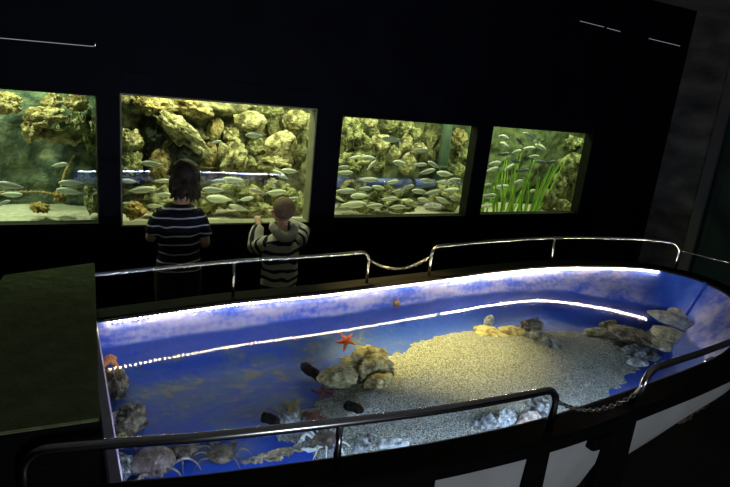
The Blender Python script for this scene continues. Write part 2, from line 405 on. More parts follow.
# ------------------------------------------------------------------ rock meshes
def rock_mesh(sx, sy, sz, seed, sub=4, lump=.22, pit=.10, cuts=7, cutd=.82, freq=1.3):
    bm = bmesh.new(); bmesh.ops.create_icosphere(bm, subdivisions=sub, radius=1)
    rnd = random.Random(seed); off = Vector((rnd.uniform(-50, 50), rnd.uniform(-50, 50), rnd.uniform(-50, 50)))
    planes = []
    for _ in range(cuts):
        n = Vector((rnd.gauss(0, 1), rnd.gauss(0, 1), rnd.gauss(0, 1))).normalized(); planes.append((n, rnd.uniform(cutd-.14, cutd+.1)))
    for v in bm.verts:
        d = v.co.normalized()
        r = 1 + lump*noise.noise(d*freq+off)*1.6
        p = d*r
        for n, o in planes:
            k = p.dot(n)
            if k > o: p -= n*(k-o)*.88
        f = noise.fractal(p*2.6+off, .7, 2.2, 5)*(.05+.35*pit) - abs(noise.noise(p*3.1+off*.3))*pit*.55
        c = noise.noise(p*4.3+off*1.7)
        if c > .10: f -= (c-.10)*pit*2.4
        c2 = noise.noise(p*9+off*.7)
        if c2 > .10: f -= (c2-.10)*pit*1.5
        p += d*f
        v.co = (p.x*sx, p.y*sy, p.z*sz)
    return bm
_rk = [100]
def rock(p, sx, sy, sz, mat, label, cat='rock', group=None, rot=(0, 0, 0), name='rock', **k):
    _rk[0] += 1
    o = obj(name, rock_mesh(sx, sy, sz, _rk[0], **k), mat, None, True)
    o.location = p; o.rotation_euler = rot
    return tag(o, label, cat, group)

# ------------------------------------------------------------------ aquarium tanks behind the glass
TY, TF = 5.12, H-1.16                        # back of the tank, tank floor
def tank(name, x0, x1, backs, label):
    t = thing('aquarium_tank', ((x0+x1)/2, GY+.5, 0), label, 'aquarium')
    inv = Vector((-(x0+x1)/2, -GY-.5, 0))
    def part(n, bm, m):
        o = obj(n, bm, m, t); o.location = inv; return o
    part('base_slab', bx(x0, x1, GY+.002, TY+.05, 0, TF), M['tankside'])
    part('cover', bx(x0, x1, GY+.002, TY+.05, H+.12, H+.16), M['tankside'])
    part('side_panel', bx(x0-.004, x0, GY+.002, TY+.05, TF-.06, H+.16), M['tankside'])
    part('side_panel', bx(x1, x1+.004, GY+.002, TY+.05, TF-.06, H+.16), M['tankside'])
    for a, b, m in backs: part('back_panel', bx(a, b, TY, TY+.05, TF-.06, H+.12), m)
    return t
tank('a', -1.9, .300, [(-1.9, .300, M['backA'])], 'teal-walled aquarium behind the first window')
tank('b', .310, 6.6, [(.310, 2.25, M['backB']), (2.25, 4.1, M['backB']), (4.1, 6.6, M['backC'])], 'long rock-walled aquarium behind the second, third and fourth windows')

def rock_face(name, x0, x1, z0, z1, fn, mat, label, nx=90, nz=60, y=TY-.002, seed=3, cat='rock wall'):
    """a displaced natural rock face with real depth standing before the back of the tank"""
    bm = bmesh.new(); V = []; B = []
    off = Vector((seed*7.1, seed*3.3, seed*1.7))
    for j in range(nz+1):
        row = []; rb = []
        for i in range(nx+1):
            x = x0+(x1-x0)*i/nx; z = z0+(z1-z0)*j/nz
            d = fn(x, z)
            p = Vector((x, 0, z))
            d += .05*noise.fractal(p*5+off, .8, 2, 5) + .05*(.5-abs(noise.noise(p*6+off*2))*1.4)
            row.append(bm.verts.new((x, y-max(.004, d), z))); rb.append(bm.verts.new((x, y, z)))
        V.append(row); B.append(rb)
    for j in range(nz):
        for i in range(nx):
            bm.faces.new((V[j][i], V[j][i+1], V[j+1][i+1], V[j+1][i]))
            bm.faces.new((B[j][i], B[j+1][i], B[j+1][i+1], B[j][i+1]))
    for i in range(nx):
        bm.faces.new((V[0][i], B[0][i], B[0][i+1], V[0][i+1])); bm.faces.new((V[nz][i], V[nz][i+1], B[nz][i+1], B[nz][i]))
    for j in range(nz):
        bm.faces.new((V[j][0], V[j+1][0], B[j+1][0], B[j][0])); bm.faces.new((V[j][nx], B[j][nx], B[j+1][nx], V[j+1][nx]))
    return tag(obj(name, bm, mat, None, True), label, cat)
def pix_back(x, y): return atY(x, y, TY)
def blob(x, z, cx, cy, rx, ry):              # gaussian bump centred on what is seen at photo pixel (cx, cy)
    p = pix_back(cx, cy); s = ppm(p)
    return exp(-(((x-p.x)/(rx/s*1.15))**2 + ((z-p.z)/(ry/s))**2))
def fA(x, z):
    return .05+.10*blob(x, z, 40, 112, 50, 20)
rock_face('rock_outcrop', -1.6, .296, TF, H+.1, fA, pmat('teal_and_ochre_rock', [(.03, .055, .04), (.075, .11, .075), (.15, .19, .12), (.28, .28, .15)], 9, .93, 1.0, 40, dist=.8, lo=.3, hi=.72, detail=12), 'teal green rock face filling the back of the first tank', 110, 60, seed=2)
def fB(x, z):
    d = .12
    d += .34*blob(x, z, 180, 134, 34, 12)+.30*blob(x, z, 140, 100, 22, 10) + .30*blob(x, z, 200, 104, 40, 11) + .26*blob(x, z, 130, 140, 12, 26) + .22*blob(x, z, 158, 158, 12, 18)
    d -= .34*blob(x, z, 152, 124, 12, 14) + .36*blob(x, z, 182, 152, 20, 16)+.2*blob(x, z, 138, 146, 8, 14)
    return max(.01, d)
rock_face('rock_outcrop', .33, 2.25, TF, H+.1, fB, M['rockface'], 'pale craggy rock face with dark hollows behind the second window', 150, 80, seed=5)
rock_face('rock_outcrop', 2.26, 4.05, TF, H+.1, lambda x, z: .07+.05*noise.noise(Vector((x*4, 0, z*4))), M['backB'], 'dark mossy rock face behind the boulders of the third window', 100, 60, seed=9)
def fD(x, z):
    return .04+.08*blob(x, z, 510, 140, 40, 30)
rock_face('rock_outcrop', 4.06, 6.3, TF, H+.1, fD, M['backC'], 'smooth green rock face behind the eelgrass of the fourth window', 90, 50, seed=12)

def sandbed(name, x0, x1, mat, label, hmax=.05, nx=80):
    bm = bmesh.new(); ny = 24; V = []
    for j in range(ny+1):
        row = []
        for i in range(nx+1):
            x = x0+(x1-x0)*i/nx; y = GY+.006+(TY-.16-GY)*j/ny
            row.append(bm.verts.new((x, y, TF+.004+hmax*(.5+.5*noise.noise(Vector((x*2.2, y*2.2, 1))))+.01*noise.noise(Vector((x*14, y*14, 5))))))
        V.append(row)
    for j in range(ny):
        for i in range(nx): bm.faces.new((V[j][i], V[j][i+1], V[j+1][i+1], V[j+1][i]))
    r = bmesh.ops.extrude_face_region(bm, geom=bm.faces[:])
    for v in [g for g in r['geom'] if isinstance(g, bmesh.types.BMVert)]: pass
    lows = set(v for row in V for v in row)
    for v in lows: v.co.z = TF+.001
    bmesh.ops.recalc_face_normals(bm, faces=bm.faces[:])
    return tag(obj(name, bm, mat, None, True), label, 'sand', kind='stuff')
sandbed('sand', -1.85, .29, M['sandpale'], 'pale sand on the floor of the first tank')
sandbed('sand', .33, 6.3, M['sandpale'], 'pale sand on the floor of the long tank', .05, 160)

# boulders seen through windows two, three and four: pixel box in the photo, distance, stone
def boulders(rows, wname, group):
    for lab, (x0, x1, y0, y1), Y, mk, rot, kw in rows:
        c = atY((x0+x1)/2, (y0+y1)/2, Y); s = ppm(c)
        # across the wall the view is oblique: widen by 1/cos of the bearing
        ang = math.atan2(c.x, c.y)-PSI; bear = math.atan2(c.x, c.y)
        w = (x1-x0)/2/s*cos(ang)**.5/max(.72, cos(bear))**.6; h = (y1-y0)/2/s
        rock(c, w*1.08, min(.16, max(.06, .75*(w+h)/2)), h*1.1, M[mk], lab, 'boulder', group, (0, rot, 0), name='boulder', **kw)
M['shade_dark'] = limestone('painted_shade_rock', (.008, .014, .010), (.02, .032, .022), (.05, .065, .04))  # near-black rock colour painting the shade of the cave hollows
K = dict(sub=4, lump=.18, pit=.16, cuts=9, cutd=.86)
S = dict(sub=4, lump=.12, pit=.05, cuts=10, cutd=.82)
P = dict(sub=4, lump=.28, pit=.30, cuts=4, cutd=.95, freq=1.8)
W2 = [
 ('broad flat-topped pale boulder high in the second window', (233, 268, 111, 131), 4.78, 'lime', .02, S),
 ('large pale boulder filling the top right corner of the second window', (281, 312, 111, 131), 4.82, 'lime', -.05, K),
 ('large wedge-shaped boulder leaning right of centre in the second window', (265, 299, 131, 156), 4.72, 'lime', -.55, S),
 ('holed pale boulder lying just under the big leaning wedge, second window', (256, 290, 157, 174), 4.66, 'lime', .0, P),
 ('tall pitted boulder in the middle of the pile, second window', (219, 248, 141, 172), 4.66, 'lime', .15, P),
 ('narrow upright boulder with dark side left of the tall pitted one', (204, 217, 142, 168), 4.78, 'lime2', .1, S),
 ('rounded boulder tucked left of the leaning wedge, second window', (247, 267, 138, 156), 4.82, 'lime3', .2, K),
 ('small flat stone wedged under the rounded one, second window', (240, 256, 155, 167), 4.74, 'lime3', 0, S),
 ('brown upright slab standing left of the flat-topped boulder', (207, 223, 117, 141), 4.8, 'lime2', .35, S),
 ('rough stone under the left end of the flat-topped boulder', (224, 241, 128, 144), 4.8, 'lime', .2, P),
 ('dim upright stone between the flat-topped and corner boulders', (266, 279, 117, 140), 4.9, 'lime4', 0, S),
 ('small stone at the top edge left of the corner boulder', (260, 283, 104, 118), 4.9, 'lime3', 0, K),
 ('mossy boulder at the top edge above the flat-topped one', (224, 258, 99, 112), 4.92, 'lime3', 0, K),
 ('dim boulder at the right edge of the second window', (293, 307, 135, 165), 4.95, 'lime4', 0, K),
 ('low mound of weathered stone at the foot of the pile, second window', (212, 258, 178, 208), 4.5, 'lime3', 0, P),
 ('low stone at the bottom edge right of the weathered mound', (240, 270, 203, 217), 4.42, 'lime3', 0, P),
 ('weathered stone at the foot of the pile under the holed boulder', (262, 296, 180, 208), 4.6, 'lime3', 0, P),
 ('yellow-brown boulder under the dark hollow left of the girl', (148, 172, 151, 182), 4.66, 'lime2', .1, P),
 ('pale knobbly boulder stacked at the left edge of the second window', (121, 142, 130, 152), 4.66, 'lime', 0, P),
 ('knobbly boulder low at the left edge of the second window', (120, 142, 152, 176), 4.62, 'lime3', 0, P),
 ('orange-tinted stone in the bottom left corner of the second window', (124, 146, 203, 219), 4.36, 'ochre', 0, P),
 ('long pale ridge of rock slanting down to the right above the girl', (150, 212, 122, 142), 4.62, 'lime', .62, P),
 ('dark hump painted as a shaded hollow, left under the pale ridge, second window', (143, 164, 116, 152), 4.72, 'shade_dark', .2, P),
 ('dark hump painted as a shaded hollow, right under the pale ridge, second window', (168, 203, 136, 176), 4.66, 'shade_dark', .3, P),
 ('ochre overhanging rock at the top left of the second window', (133, 176, 96, 114), 4.66, 'lime2', .1, P),
 ('ochre overhanging rock at the top middle of the second window', (172, 214, 98, 116), 4.7, 'lime2', .25, P),
 ('low pale stone at the foot of the dark hollow, right of the girl', (196, 218, 192, 214), 4.5, 'lime3', 0, P),
 ('flat pale stone at the bottom edge beside the boy, second window', (258, 286, 206, 219), 4.36, 'lime', 0, P),
 ('stone behind the boy at the lower right corner, second window', (282, 306, 192, 216), 4.5, 'lime3', 0, P),
 ('mossy stone low beside the girl in the second window', (146, 176, 188, 214), 4.5, 'lime3', 0, P),
]
boulders(W2, 'second', 'boulders behind the second window')
W3 = [
 ('big pitted boulder at upper left of the third window', (340, 363, 118, 152), 4.62, 'lime3', 0, P),
 ('oval stone right of the big pitted boulder, third window', (359, 374, 136, 152), 4.7, 'lime3', -.3, S),
 ('small round stone above the oval one, third window', (369, 379, 126, 139), 4.78, 'lime4', 0, K),
 ('light stone at the top edge of the third window', (361, 378, 116, 127), 4.8, 'lime', .2, K),
 ('large pale boulder with a slanting face in the middle, third window', (371, 392, 134, 156), 4.66, 'lime', -.5, S),
 ('wide pitted boulder at lower left of the third window', (338, 370, 152, 175), 4.56, 'lime3', 0, P),
 ('blocky stone right of the wide pitted boulder, third window', (369, 385, 152, 174), 4.7, 'lime3', 0, K),
 ('upright stone over the dark hollow in the third window', (388, 401, 146, 164), 4.76, 'lime', .3, S),
 ('round-cornered boulder right of the dark hollow, third window', (400, 416, 154, 175), 4.66, 'lime', .15, S),
 ('pale stone two left of the green pipe, third window', (411, 427, 143, 155), 4.72, 'lime', 0, S),
 ('narrow stone above the round-cornered boulder, third window', (400, 411, 134, 154), 4.78, 'lime', .2, S),
 ('long slanting stone near the top, left of the green pipe', (408, 422, 127, 141), 4.84, 'lime3', -.6, S),
 ('dark boulder at the top edge in the middle of the third window', (380, 398, 117, 133), 4.86, 'lime4', 0, K),
 ('rough boulder at the top edge beside the dark one, third window', (395, 413, 119, 136), 4.88, 'lime3', 0, P),
 ('mossy boulder touching the left side of the green pipe', (420, 440, 128, 170), 4.95, 'lime4', 0, P),
 ('yellow boulder right of the green pipe, third window', (452, 467, 129, 147), 4.75, 'lime2', .2, P),
 ('mossy block right of the green pipe, under the yellow boulder', (449, 469, 146, 166), 4.85, 'lime3', 0, K),
 ('flat stone at lower right corner of the rock pile, third window', (446, 467, 164, 178), 4.7, 'lime3', 0, S),
 ('low stone among the fish at the bottom left of the third window', (338, 366, 182, 205), 4.5, 'lime4', 0, P),
 ('low stone among the fish at the bottom middle of the third window', (372, 400, 186, 208), 4.55, 'lime4', 0, P),
 ('stone among the fish at the bottom right of the third window', (430, 462, 184, 210), 4.6, 'lime3', 0, P),
 ('flat pale stone at the bottom edge, left third of the third window', (352, 376, 200, 213), 4.36, 'lime3', 0, P),
 ('flat pale stone at the bottom edge in the middle of the third window', (386, 416, 199, 213), 4.38, 'lime3', 0, P),
 ('flat white stone on the sand at the bottom right, third window', (424, 443, 203, 210), 4.3, 'prock_w', 0, S),
]
boulders(W3, 'third', 'boulders behind the third window')
W4 = [
 ('topmost stone of the column at the right of the fourth window', (563, 583, 136, 152), 4.7, 'lime3', 0, P),
 ('large stone second from top of the column, fourth window', (559, 582, 152, 172), 4.66, 'lime3', -.2, S),
 ('slanting stone third from top of the column, fourth window', (552, 568, 172, 196), 4.7, 'lime3', -.4, K),
 ('dim stone at the right edge under the large one, fourth window', (566, 578, 172, 204), 4.8, 'lime4', 0, K),
 ('rounded stone at the foot of the column, left of the corner', (538, 557, 190, 212), 4.55, 'lime4', 0, K),
 ('low stone in the bottom right corner of the fourth window', (556, 571, 199, 213), 4.5, 'lime3', 0, K),
]
boulders(W4, 'fourth', 'boulders behind the fourth window')
W1 = [
 ('ochre rock at the top left edge of the first window', (-6, 21, 92, 114), 4.7, 'lime2', .1, P),
 ('long ochre ledge in the middle of the first window', (25, 63, 108, 127), 4.6, 'lime2', -.15, P),
 ('ochre knob hanging under the left end of the long ledge', (22, 40, 121, 141), 4.6, 'lime2', .1, P),
 ('ochre rock at the top edge above the long ledge', (42, 62, 94, 113), 4.75, 'lime2', 0, P),
 ('narrow ochre ledge under the long one, first window', (38, 70, 130, 143), 4.66, 'lime2', .1, P),
 ('greenish rock right of the long ledge, first window', (59, 84, 113, 143), 4.72, 'lime3', .2, P),
 ('ochre rock at the top right corner of the first window', (64, 88, 95, 112), 4.75, 'lime2', 0, P),
 ('narrow ochre rock down the right edge of the first window', (84, 96, 112, 150), 4.8, 'lime3', 0, P),
]
boulders(W1, 'first', 'rocks behind the first window')
# first tank: orange growth, rope, stone
for lab, b, Y, mk in (('clump of orange growth on the sand of the first tank', (31, 49, 202, 213), 4.45, 'ochre'),
                      ('orange knob on the rope above the sand, first tank', (54, 66, 190, 202), 4.5, 'ochre'),
                      ('grey green stone in the lower right corner of the first tank', (84, 100, 186, 214), 4.5, 'lime3')):
    c = atY((b[0]+b[1])/2, (b[2]+b[3])/2, Y); s = ppm(c)
    rock(c, (b[1]-b[0])/2/s, .07, (b[3]-b[2])/2/s, M[mk], lab, 'growth' if mk == 'ochre' else 'rock', rot=(0, 0, 0), name='sponge_clump' if mk == 'ochre' else 'boulder', **P)
bm = bmesh.new()
pts = smooth_path([atY(-30, 193, 4.52), atY(10, 192, 4.52), atY(40, 192, 4.52), atY(58, 194, 4.5), atY(62, 182, 4.56), atY(66, 170, 4.6), atY(74, 156, 4.72)], 12)
tube(bm, pts, .006, 6)
for k in range(2, len(pts), 2): 
    bmesh.ops.create_icosphere(bm, subdivisions=1, radius=.011, matrix=Matrix.Translation(pts[k]))
tag(obj('rope', bm, M['rope'], None, True), 'knotted ochre rope hanging across the first tank above the sand', 'rope')
# green pipe in the third tank
bm = bmesh.new(); a, b = atY(446.5, 100, 4.72), atY(441.5, 172, 4.72); tube(bm, [Vector((b.x, b.y, TF+.02)), b, Vector((b.x, b.y, a.z))], .052, 20)
pp = tag(obj('drain_pipe', bm, M['pipe'], None, True), 'dark green upright pipe among the rocks behind the third window', 'pipe')
bm = bmesh.new(); tube(bm, [Vector((b.x, b.y, b.z+.03)), Vector((b.x, b.y, b.z+.07))], .058, 20); obj('collar', bm, M['pipe'], pp, True)

bm = bmesh.new(); a, b = atY(322, 181.5, 4.62), atY(459, 184, 4.80)  # solid blue band modelled in place of the boat's reflection in the glass
tube(bm, [a, a.lerp(b, .93), a.lerp(b, .985), b], [.046, .046, .040, .026], 20)
pp = tag(obj('boat_reflection', bm, pmat('boat_reflection_blue', [(.06, .10, .42), (.10, .14, .50), (.30, .34, .55)], 7, .6, .2, 40, stretch=(1, 3, 3)), None, True), 'blue band shaped as the boat reflection among the fish, third window', 'pipe')
bm = bmesh.new(); tube(bm, [a.lerp(b, .60), a.lerp(b, .625)], .051, 20); obj('collar', bm, M['shade_dark'], pp, True)  # dark ring for the seam in that reflection

# ------------------------------------------------------------------ fish
def fish_proto(bmat, fmat):
    """unit-length fish, nose towards +X"""
    bm = bmesh.new()
    prof = [(.5, .012, .01), (.47, .045, .03), (.40, .082, .048), (.28, .118, .062), (.12, .135, .068), (-.05, .125, .060), (-.2, .092, .044), (-.32, .055, .026), (-.40, .034, .014), (-.43, .03, .010)]
    n = 12
    rings = [[Vector((x, w*sin(2*pi*k/n), hh*cos(2*pi*k/n)+(.01 if x > .3 else 0)*0)) for k in range(n)] for x, hh, w in prof]
    rings_mesh(bm, rings); b = obj('fish', bm, bmat, None, True)
    def fin(name, poly, th=.008):
        f = bmesh.new(); a = [f.verts.new((x, th/2, z)) for x, z in poly]; c = [f.verts.new((x, -th/2, z)) for x, z in poly]
        f.faces.new(a); f.faces.new(c[::-1])
        for i in range(len(poly)): f.faces.new((a[i], c[i], c[(i+1) % len(poly)], a[(i+1) % len(poly)]))
        return obj(name, f, fmat, b)
    fin('tail_fin', [(-.41, .03), (-.62, .13), (-.54, 0), (-.62, -.13), (-.41, -.03)])
    fin('dorsal_fin', [(.18, .125), (.08, .175), (-.1, .15), (-.24, .10), (-.22, .075), (0, .12)])
    fin('anal_fin', [(-.08, -.11), (-.14, -.15), (-.28, -.095), (-.26, -.065)])
    e = bmesh.new()
    for s in (1, -1): bmesh.ops.create_icosphere(e, subdivisions=2, radius=.016, matrix=Matrix.Translation((.405, s*.044, .018)))
    obj('eye', e, M['eye'], b, True)
    return b
protos = {'s': fish_proto(M['fish_s'], M['fin']), 'd': fish_proto(M['fish_b'], M['findark'])}
used = {'s': False, 'd': False}
def put_fish(px, py, ln, tilt, face, Y, kind, label, group):
    o = protos[kind]
    if used[kind]: o = copy_tree(o)
    used[kind] = True
    c = atY(px, py, Y); bear = math.atan2(c.x, c.y)
    yaw = random.uniform(-.35, .35)
    # foreshortening along the wall is undone in the length
    L_ = ln/ppm(c)/max(.75, cos(bear))/1.02
    o.scale = (L_*1.0,)*3; o.location = c
    o.rotation_euler = (random.uniform(-.12, .12), -radians(tilt)*1, yaw if face > 0 else pi+yaw)
    return tag(o, label, 'fish', group)
# x, y, length, nose-up tilt, facing, kind
F1 = [(59, 165, 17, 14, 1, 's'), (11, 185.5, 26, 12, -1, 's'), (11, 194.5, 22, 2, 1, 's'), (3, 203, 14, 20, 1, 's'), (72, 183, 25, 0, -1, 's'), (70, 191.5, 26, 12, -1, 's')]
F2 = [(255, 135.5, 21, 2, -1, 's'), (216, 142, 11, 12, 1, 's'), (153, 164, 23, 2, -1, 's'), (129, 181, 17, 2, -1, 's'), (162, 181, 17, 2, 1, 's'), (141, 190, 27, 6, 1, 's'), (128, 204, 16, -4, 1, 's'),
      (234, 180, 23, 4, -1, 's'), (218, 181, 16, 4, 1, 's'), (214, 190, 23, 2, -1, 's'), (220, 199, 31, 8, -1, 's'), (239, 208, 20, 12, -1, 's'), (258, 191.5, 18, 18, -1, 's'), (275, 192.5, 23, 2, 1, 's'),
      (281, 175, 19, 28, -1, 's'), (290, 171, 19, 4, -1, 's'), (162, 195, 19, 4, 1, 's'), (246, 199, 18, 4, 1, 's'), (291, 199, 15, 6, 1, 's'), (155, 206, 17, 2, -1, 's')]
F3 = [(391.6, 139.5, 21, 4, -1, 's'), (420, 150, 15, 3, 1, 's'), (400, 163, 18, 6, -1, 's'), (369, 158, 18, 2, -1, 's'), (371, 165.5, 12, 50, 1, 's'), (355, 157.5, 12, 10, 1, 's'), (344.6, 172.6, 16, 4, 1, 's'), (343, 167, 12, 6, 1, 's'),
      (420, 164.6, 13, 4, 1, 's'), (434, 165, 14, 24, -1, 's'), (427, 171.6, 17, 12, 1, 's'), (445.5, 174, 18, 6, -1, 's'), (392, 182, 16, 3, 1, 's'), (368, 179.6, 18, 3, 1, 's'), (428, 181, 15, 6, -1, 's'), (443, 182, 15, 3, 1, 's'), (454, 180, 13, 3, 1, 's'),
      (345, 191, 20, 5, 1, 's'), (360, 196, 22, 2, -1, 's'), (379, 187.6, 15, 10, -1, 's'), (408, 187, 15, 6, 1, 's'), (420, 191.5, 17, 6, -1, 's'), (353, 204.5, 25, 6, 1, 's'), (340, 199, 10, 25, -1, 's'), (389, 199, 18, 3, 1, 's'),
      (365, 188.5, 14, 4, 1, 's'), (432, 192.5, 15, 12, 1, 's'), (451, 190, 15, 5, 1, 's'), (443, 200.5, 15, 18, -1, 's'), (409, 202, 20, 8, -1, 's'), (374, 206, 18, 3, 1, 's'), (397, 207, 16, 4, 1, 's'), (424, 200, 15, 10, -1, 's'), (398, 191, 13, 12, 1, 's'), (455, 199, 12, 20, -1, 's')]
F4 = [(504.5, 137.5, 16, 6, -1, 's'), (504.5, 144.5, 13, 10, -1, 's'), (530.4, 136.6, 15, 18, -1, 's'), (541.5, 147.5, 14, 18, -1, 's'), (519.5, 141.5, 9, 35, -1, 'd'), (529, 148.5, 13, 5, 1, 's'), (516, 152, 14, 8, 1, 's'), (504.5, 154, 13, 4, 1, 'd'),
      (533.6, 156.5, 11, 3, 1, 's'), (516, 161.5, 10, 4, -1, 'd'), (494.6, 163.5, 16, 4, 1, 's'), (541.5, 162, 11, 3, -1, 'd'), (552, 162, 11, 3, 1, 'd'), (509, 167.5, 12, 25, 1, 's'), (523, 170.5, 12, 6, 1, 'd'), (518, 182, 14, 5, 1, 's'), (501, 187, 16, 5, 1, 's'),
      (488.5, 196, 16, 4, 1, 's'), (486.5, 185, 9, 10, 1, 's'), (531.6, 191, 9, 10, 1, 's'), (492, 169.5, 12, 20, 1, 's'), (486, 206, 12, 6, 1, 's'), (537, 142, 11, 12, -1, 's')]
def shoal(F, cuts, rows, win, group):
    byrow = {}
    for f in F:
        r = sum(f[1] > c for c in cuts); byrow.setdefault(r, []).append(f)
    for r, fs in sorted(byrow.items()):
        fs.sort(key=lambda f: f[0])
        for i, f in enumerate(fs):
            if len(fs) == 1: lab = '%s fish alone in the %s row behind the %s window' % ('dark' if f[5] == 'd' else 'silver', rows[r], win)
            else: lab = '%s fish, %s from left in the %s row behind the %s window' % ('dark' if f[5] == 'd' else 'silver', ORD[i], rows[r], win)
            put_fish(*f[:5], random.uniform(4.12, 4.40), f[5], lab, group)
shoal(F1, (175, 188, 199), ['top', 'upper', 'lower', 'bottom'], 'first', 'fish behind the first window')
shoal(F2, (150, 170, 186.5, 197), ['top', 'second', 'middle', 'fourth', 'bottom'], 'second', 'fish behind the second window')
shoal(F3, (153, 168.5, 176, 185.5, 194.5), ['top', 'second', 'third', 'fourth', 'fifth', 'bottom'], 'third', 'fish behind the third window')
shoal(F4, (146, 158, 165, 178), ['top', 'second', 'third', 'fourth', 'bottom'], 'fourth', 'fish behind the fourth window')

# ------------------------------------------------------------------ eelgrass behind the fourth window
def eelgrass(px, py, Y, n, hpx, label, seed, lean=0):
    rnd = random.Random(seed); base = atY(px, py, Y); s = ppm(base); base.z = TF+.015
    bm = bmesh.new()
    for k in range(max(4, int(n*.6))):
        h = hpx/s*rnd.uniform(.65, 1.08)+(.06); a = rnd.uniform(-.09, .09); b0 = Vector((a*.7, rnd.uniform(-.04, .04), 0))
        tip = b0+Vector((a*1.3+lean*h*rnd.uniform(.4, 1.1)+rnd.uniform(-.1, .1)*h, rnd.uniform(-.08, .08)*h, h))
        mid = (b0+tip)/2+Vector((rnd.uniform(-.03, .03), rnd.uniform(-.02, .02), 0))
        pts = smooth_path([b0, mid, tip], 6); w = rnd.uniform(.010, .016)
        tube(bm, pts, [(w*(1-.85*(i/(len(pts)-1))**3), .0016) for i in range(len(pts))], 6, up=Vector((0, 1, 0)))
    o = obj('eelgrass', bm, M['eel'], None, True); o.location = base
    return tag(o, label, 'water plant', 'eelgrass behind the fourth window')
for i, (px, py, Y, n, h, ln) in enumerate([(487, 208, 4.40, 9, 40, .12), (499, 209, 4.34, 10, 46, -.08), (515, 209, 4.42, 12, 54, .02), (529, 209, 4.36, 13, 50, .12), (537, 207, 4.5, 9, 46, .45), (508, 204, 4.6, 9, 50, .1)]):
    eelgrass(px, py, Y, n, h, ['eelgrass clump at the left edge of the fourth window', 'eelgrass clump second from the left of the fourth window', 'tall eelgrass clump in the middle of the fourth window', 'thick bright eelgrass clump right of the tall middle one', 'eelgrass clump leaning right towards the rock column', 'eelgrass clump standing behind the second one'][i], i+50, ln)

# tank lamps, above the window heads inside the tanks
def area(name, loc, rot, sx, sy, power, col):
    l = bpy.data.lights.new(name, 'AREA'); l.shape = 'RECTANGLE'; l.size = sx; l.size_y = sy; l.energy = power; l.color = col
    o = bpy.data.objects.new(name, l); C.objects.link(o); o.location = loc; o.rotation_euler = rot; return o
for x, p, col in ((-.9, 8, (.94, 1, .70)), (-.25, 8.5, (.94, 1, .70)), (.62, 8, (1, .97, .62)), (1.05, 7.5, (1, .97, .62)), (1.55, 8.5, (1, .97, .62)), (2.15, 5.5, (1, .98, .60)), (2.7, 6.5, (1, .98, .60)), (3.3, 6, (.98, 1, .60)), (4.0, 6, (.90, 1, .60)), (4.55, 6, (.90, 1, .60)), (5.1, 5, (.90, 1, .60))):
    area('tank_lamp', (x, 4.36, H+.10), (radians(14), 0, 0), .14, .08, p*(1.0 if x < .3 else .80), col)
for x, p, col in ((-.55, 3.2, (.75, 1, .55)), (-.05, 3.2, (.75, 1, .55)), (1.0, 2.0, (.95, 1, .62)), (1.6, 2.0, (.95, 1, .62)), (2.9, 2.0, (.98, 1, .60))):
    area('tank_lamp', (x, 4.87, H+.06), (radians(-35), 0, 0), .14, .08, p, col)

# ------------------------------------------------------------------ the boat
RIM = [(-.9, 2.15), (-.4, 2.26), (.118, 2.33), (.67, 2.405), (1.17, 2.43), (1.88, 2.495), (2.36, 2.545), (2.75, 2.535), (3.08, 2.42), (3.32, 2.26), (3.41, 2.09), (3.42, 1.94), (3.37, 1.76), (3.22, 1.60), (2.98, 1.45), (2.65, 1.325), (2.29, 1.266), (1.935, 1.227), (1.42, 1.181), (1.02, 1.185), (.68, 1.217), (.3, 1.27), (.118, 1.308), (-.4, 1.40), (-.9, 1.50)]
def zr(x): return H-1.0+(.065*(max(0, x-2.4))**2)
PATH = [Vector((p.x, p.y, 0)) for p in smooth_path([(x, y, 0) for x, y in RIM], 10)]
FARP, NEARP = [], []
def resample(path, step):
    out = [path[0].copy()]; acc = 0
    for a, b in zip(path, path[1:]):
        l = (b-a).length
        if l == 0: continue
        d = step-acc
        while d <= l:
            out.append(a+(b-a)*(d/l)); d += step
        acc = (acc+l) % step
    return out
def centre(p): return Vector((min(p.x, 2.80), 1.86, 0))
def outn(i, P):
    t = (P[min(i+1, len(P)-1)]-P[max(i-1, 0)]).normalized(); return Vector((-t.y, t.x, 0))
PATH = resample(PATH, .03)
OUTN = [outn(i, PATH) for i in range(len(PATH))]
i0 = next(i for i, p in enumerate(PATH) if p.x > .118); i1 = max(i for i, p in enumerate(PATH) if p.x > .118)
TUB = PATH[i0:i1+1]
for e in (0, -1): TUB[e] = Vector((.118, TUB[e].y, 0))
ZW, ZB = H-1.115, H-1.27
def flare(x): return interp([(0, .02), (2.1, .025), (2.75, .10), (3.1, .22), (3.45, .27)], x)
def flare2(p): return flare(p.x)*(1-.5*max(0, 1-((p.y-1.95)/.30)**2)*max(0, min(1, (p.x-3.1)/.2)))
def inward(p, off):
    d = centre(p)-p; l = d.length
    return p+d*(min(off, .93*l)/l)

boat = thing('boat', (1.3, 1.83, 0), 'white-hulled boat with black gunwale turned into a shallow blue touch pool', 'boat')
BINV = Vector((-1.3, -1.83, 0))
def bpart(name, bm, mat, smooth=False, parent=None, label=None):
    o = obj(name, bm, mat, parent or boat, smooth)
    if parent is None: o.location = BINV
    if label: o['label'] = label
    return o
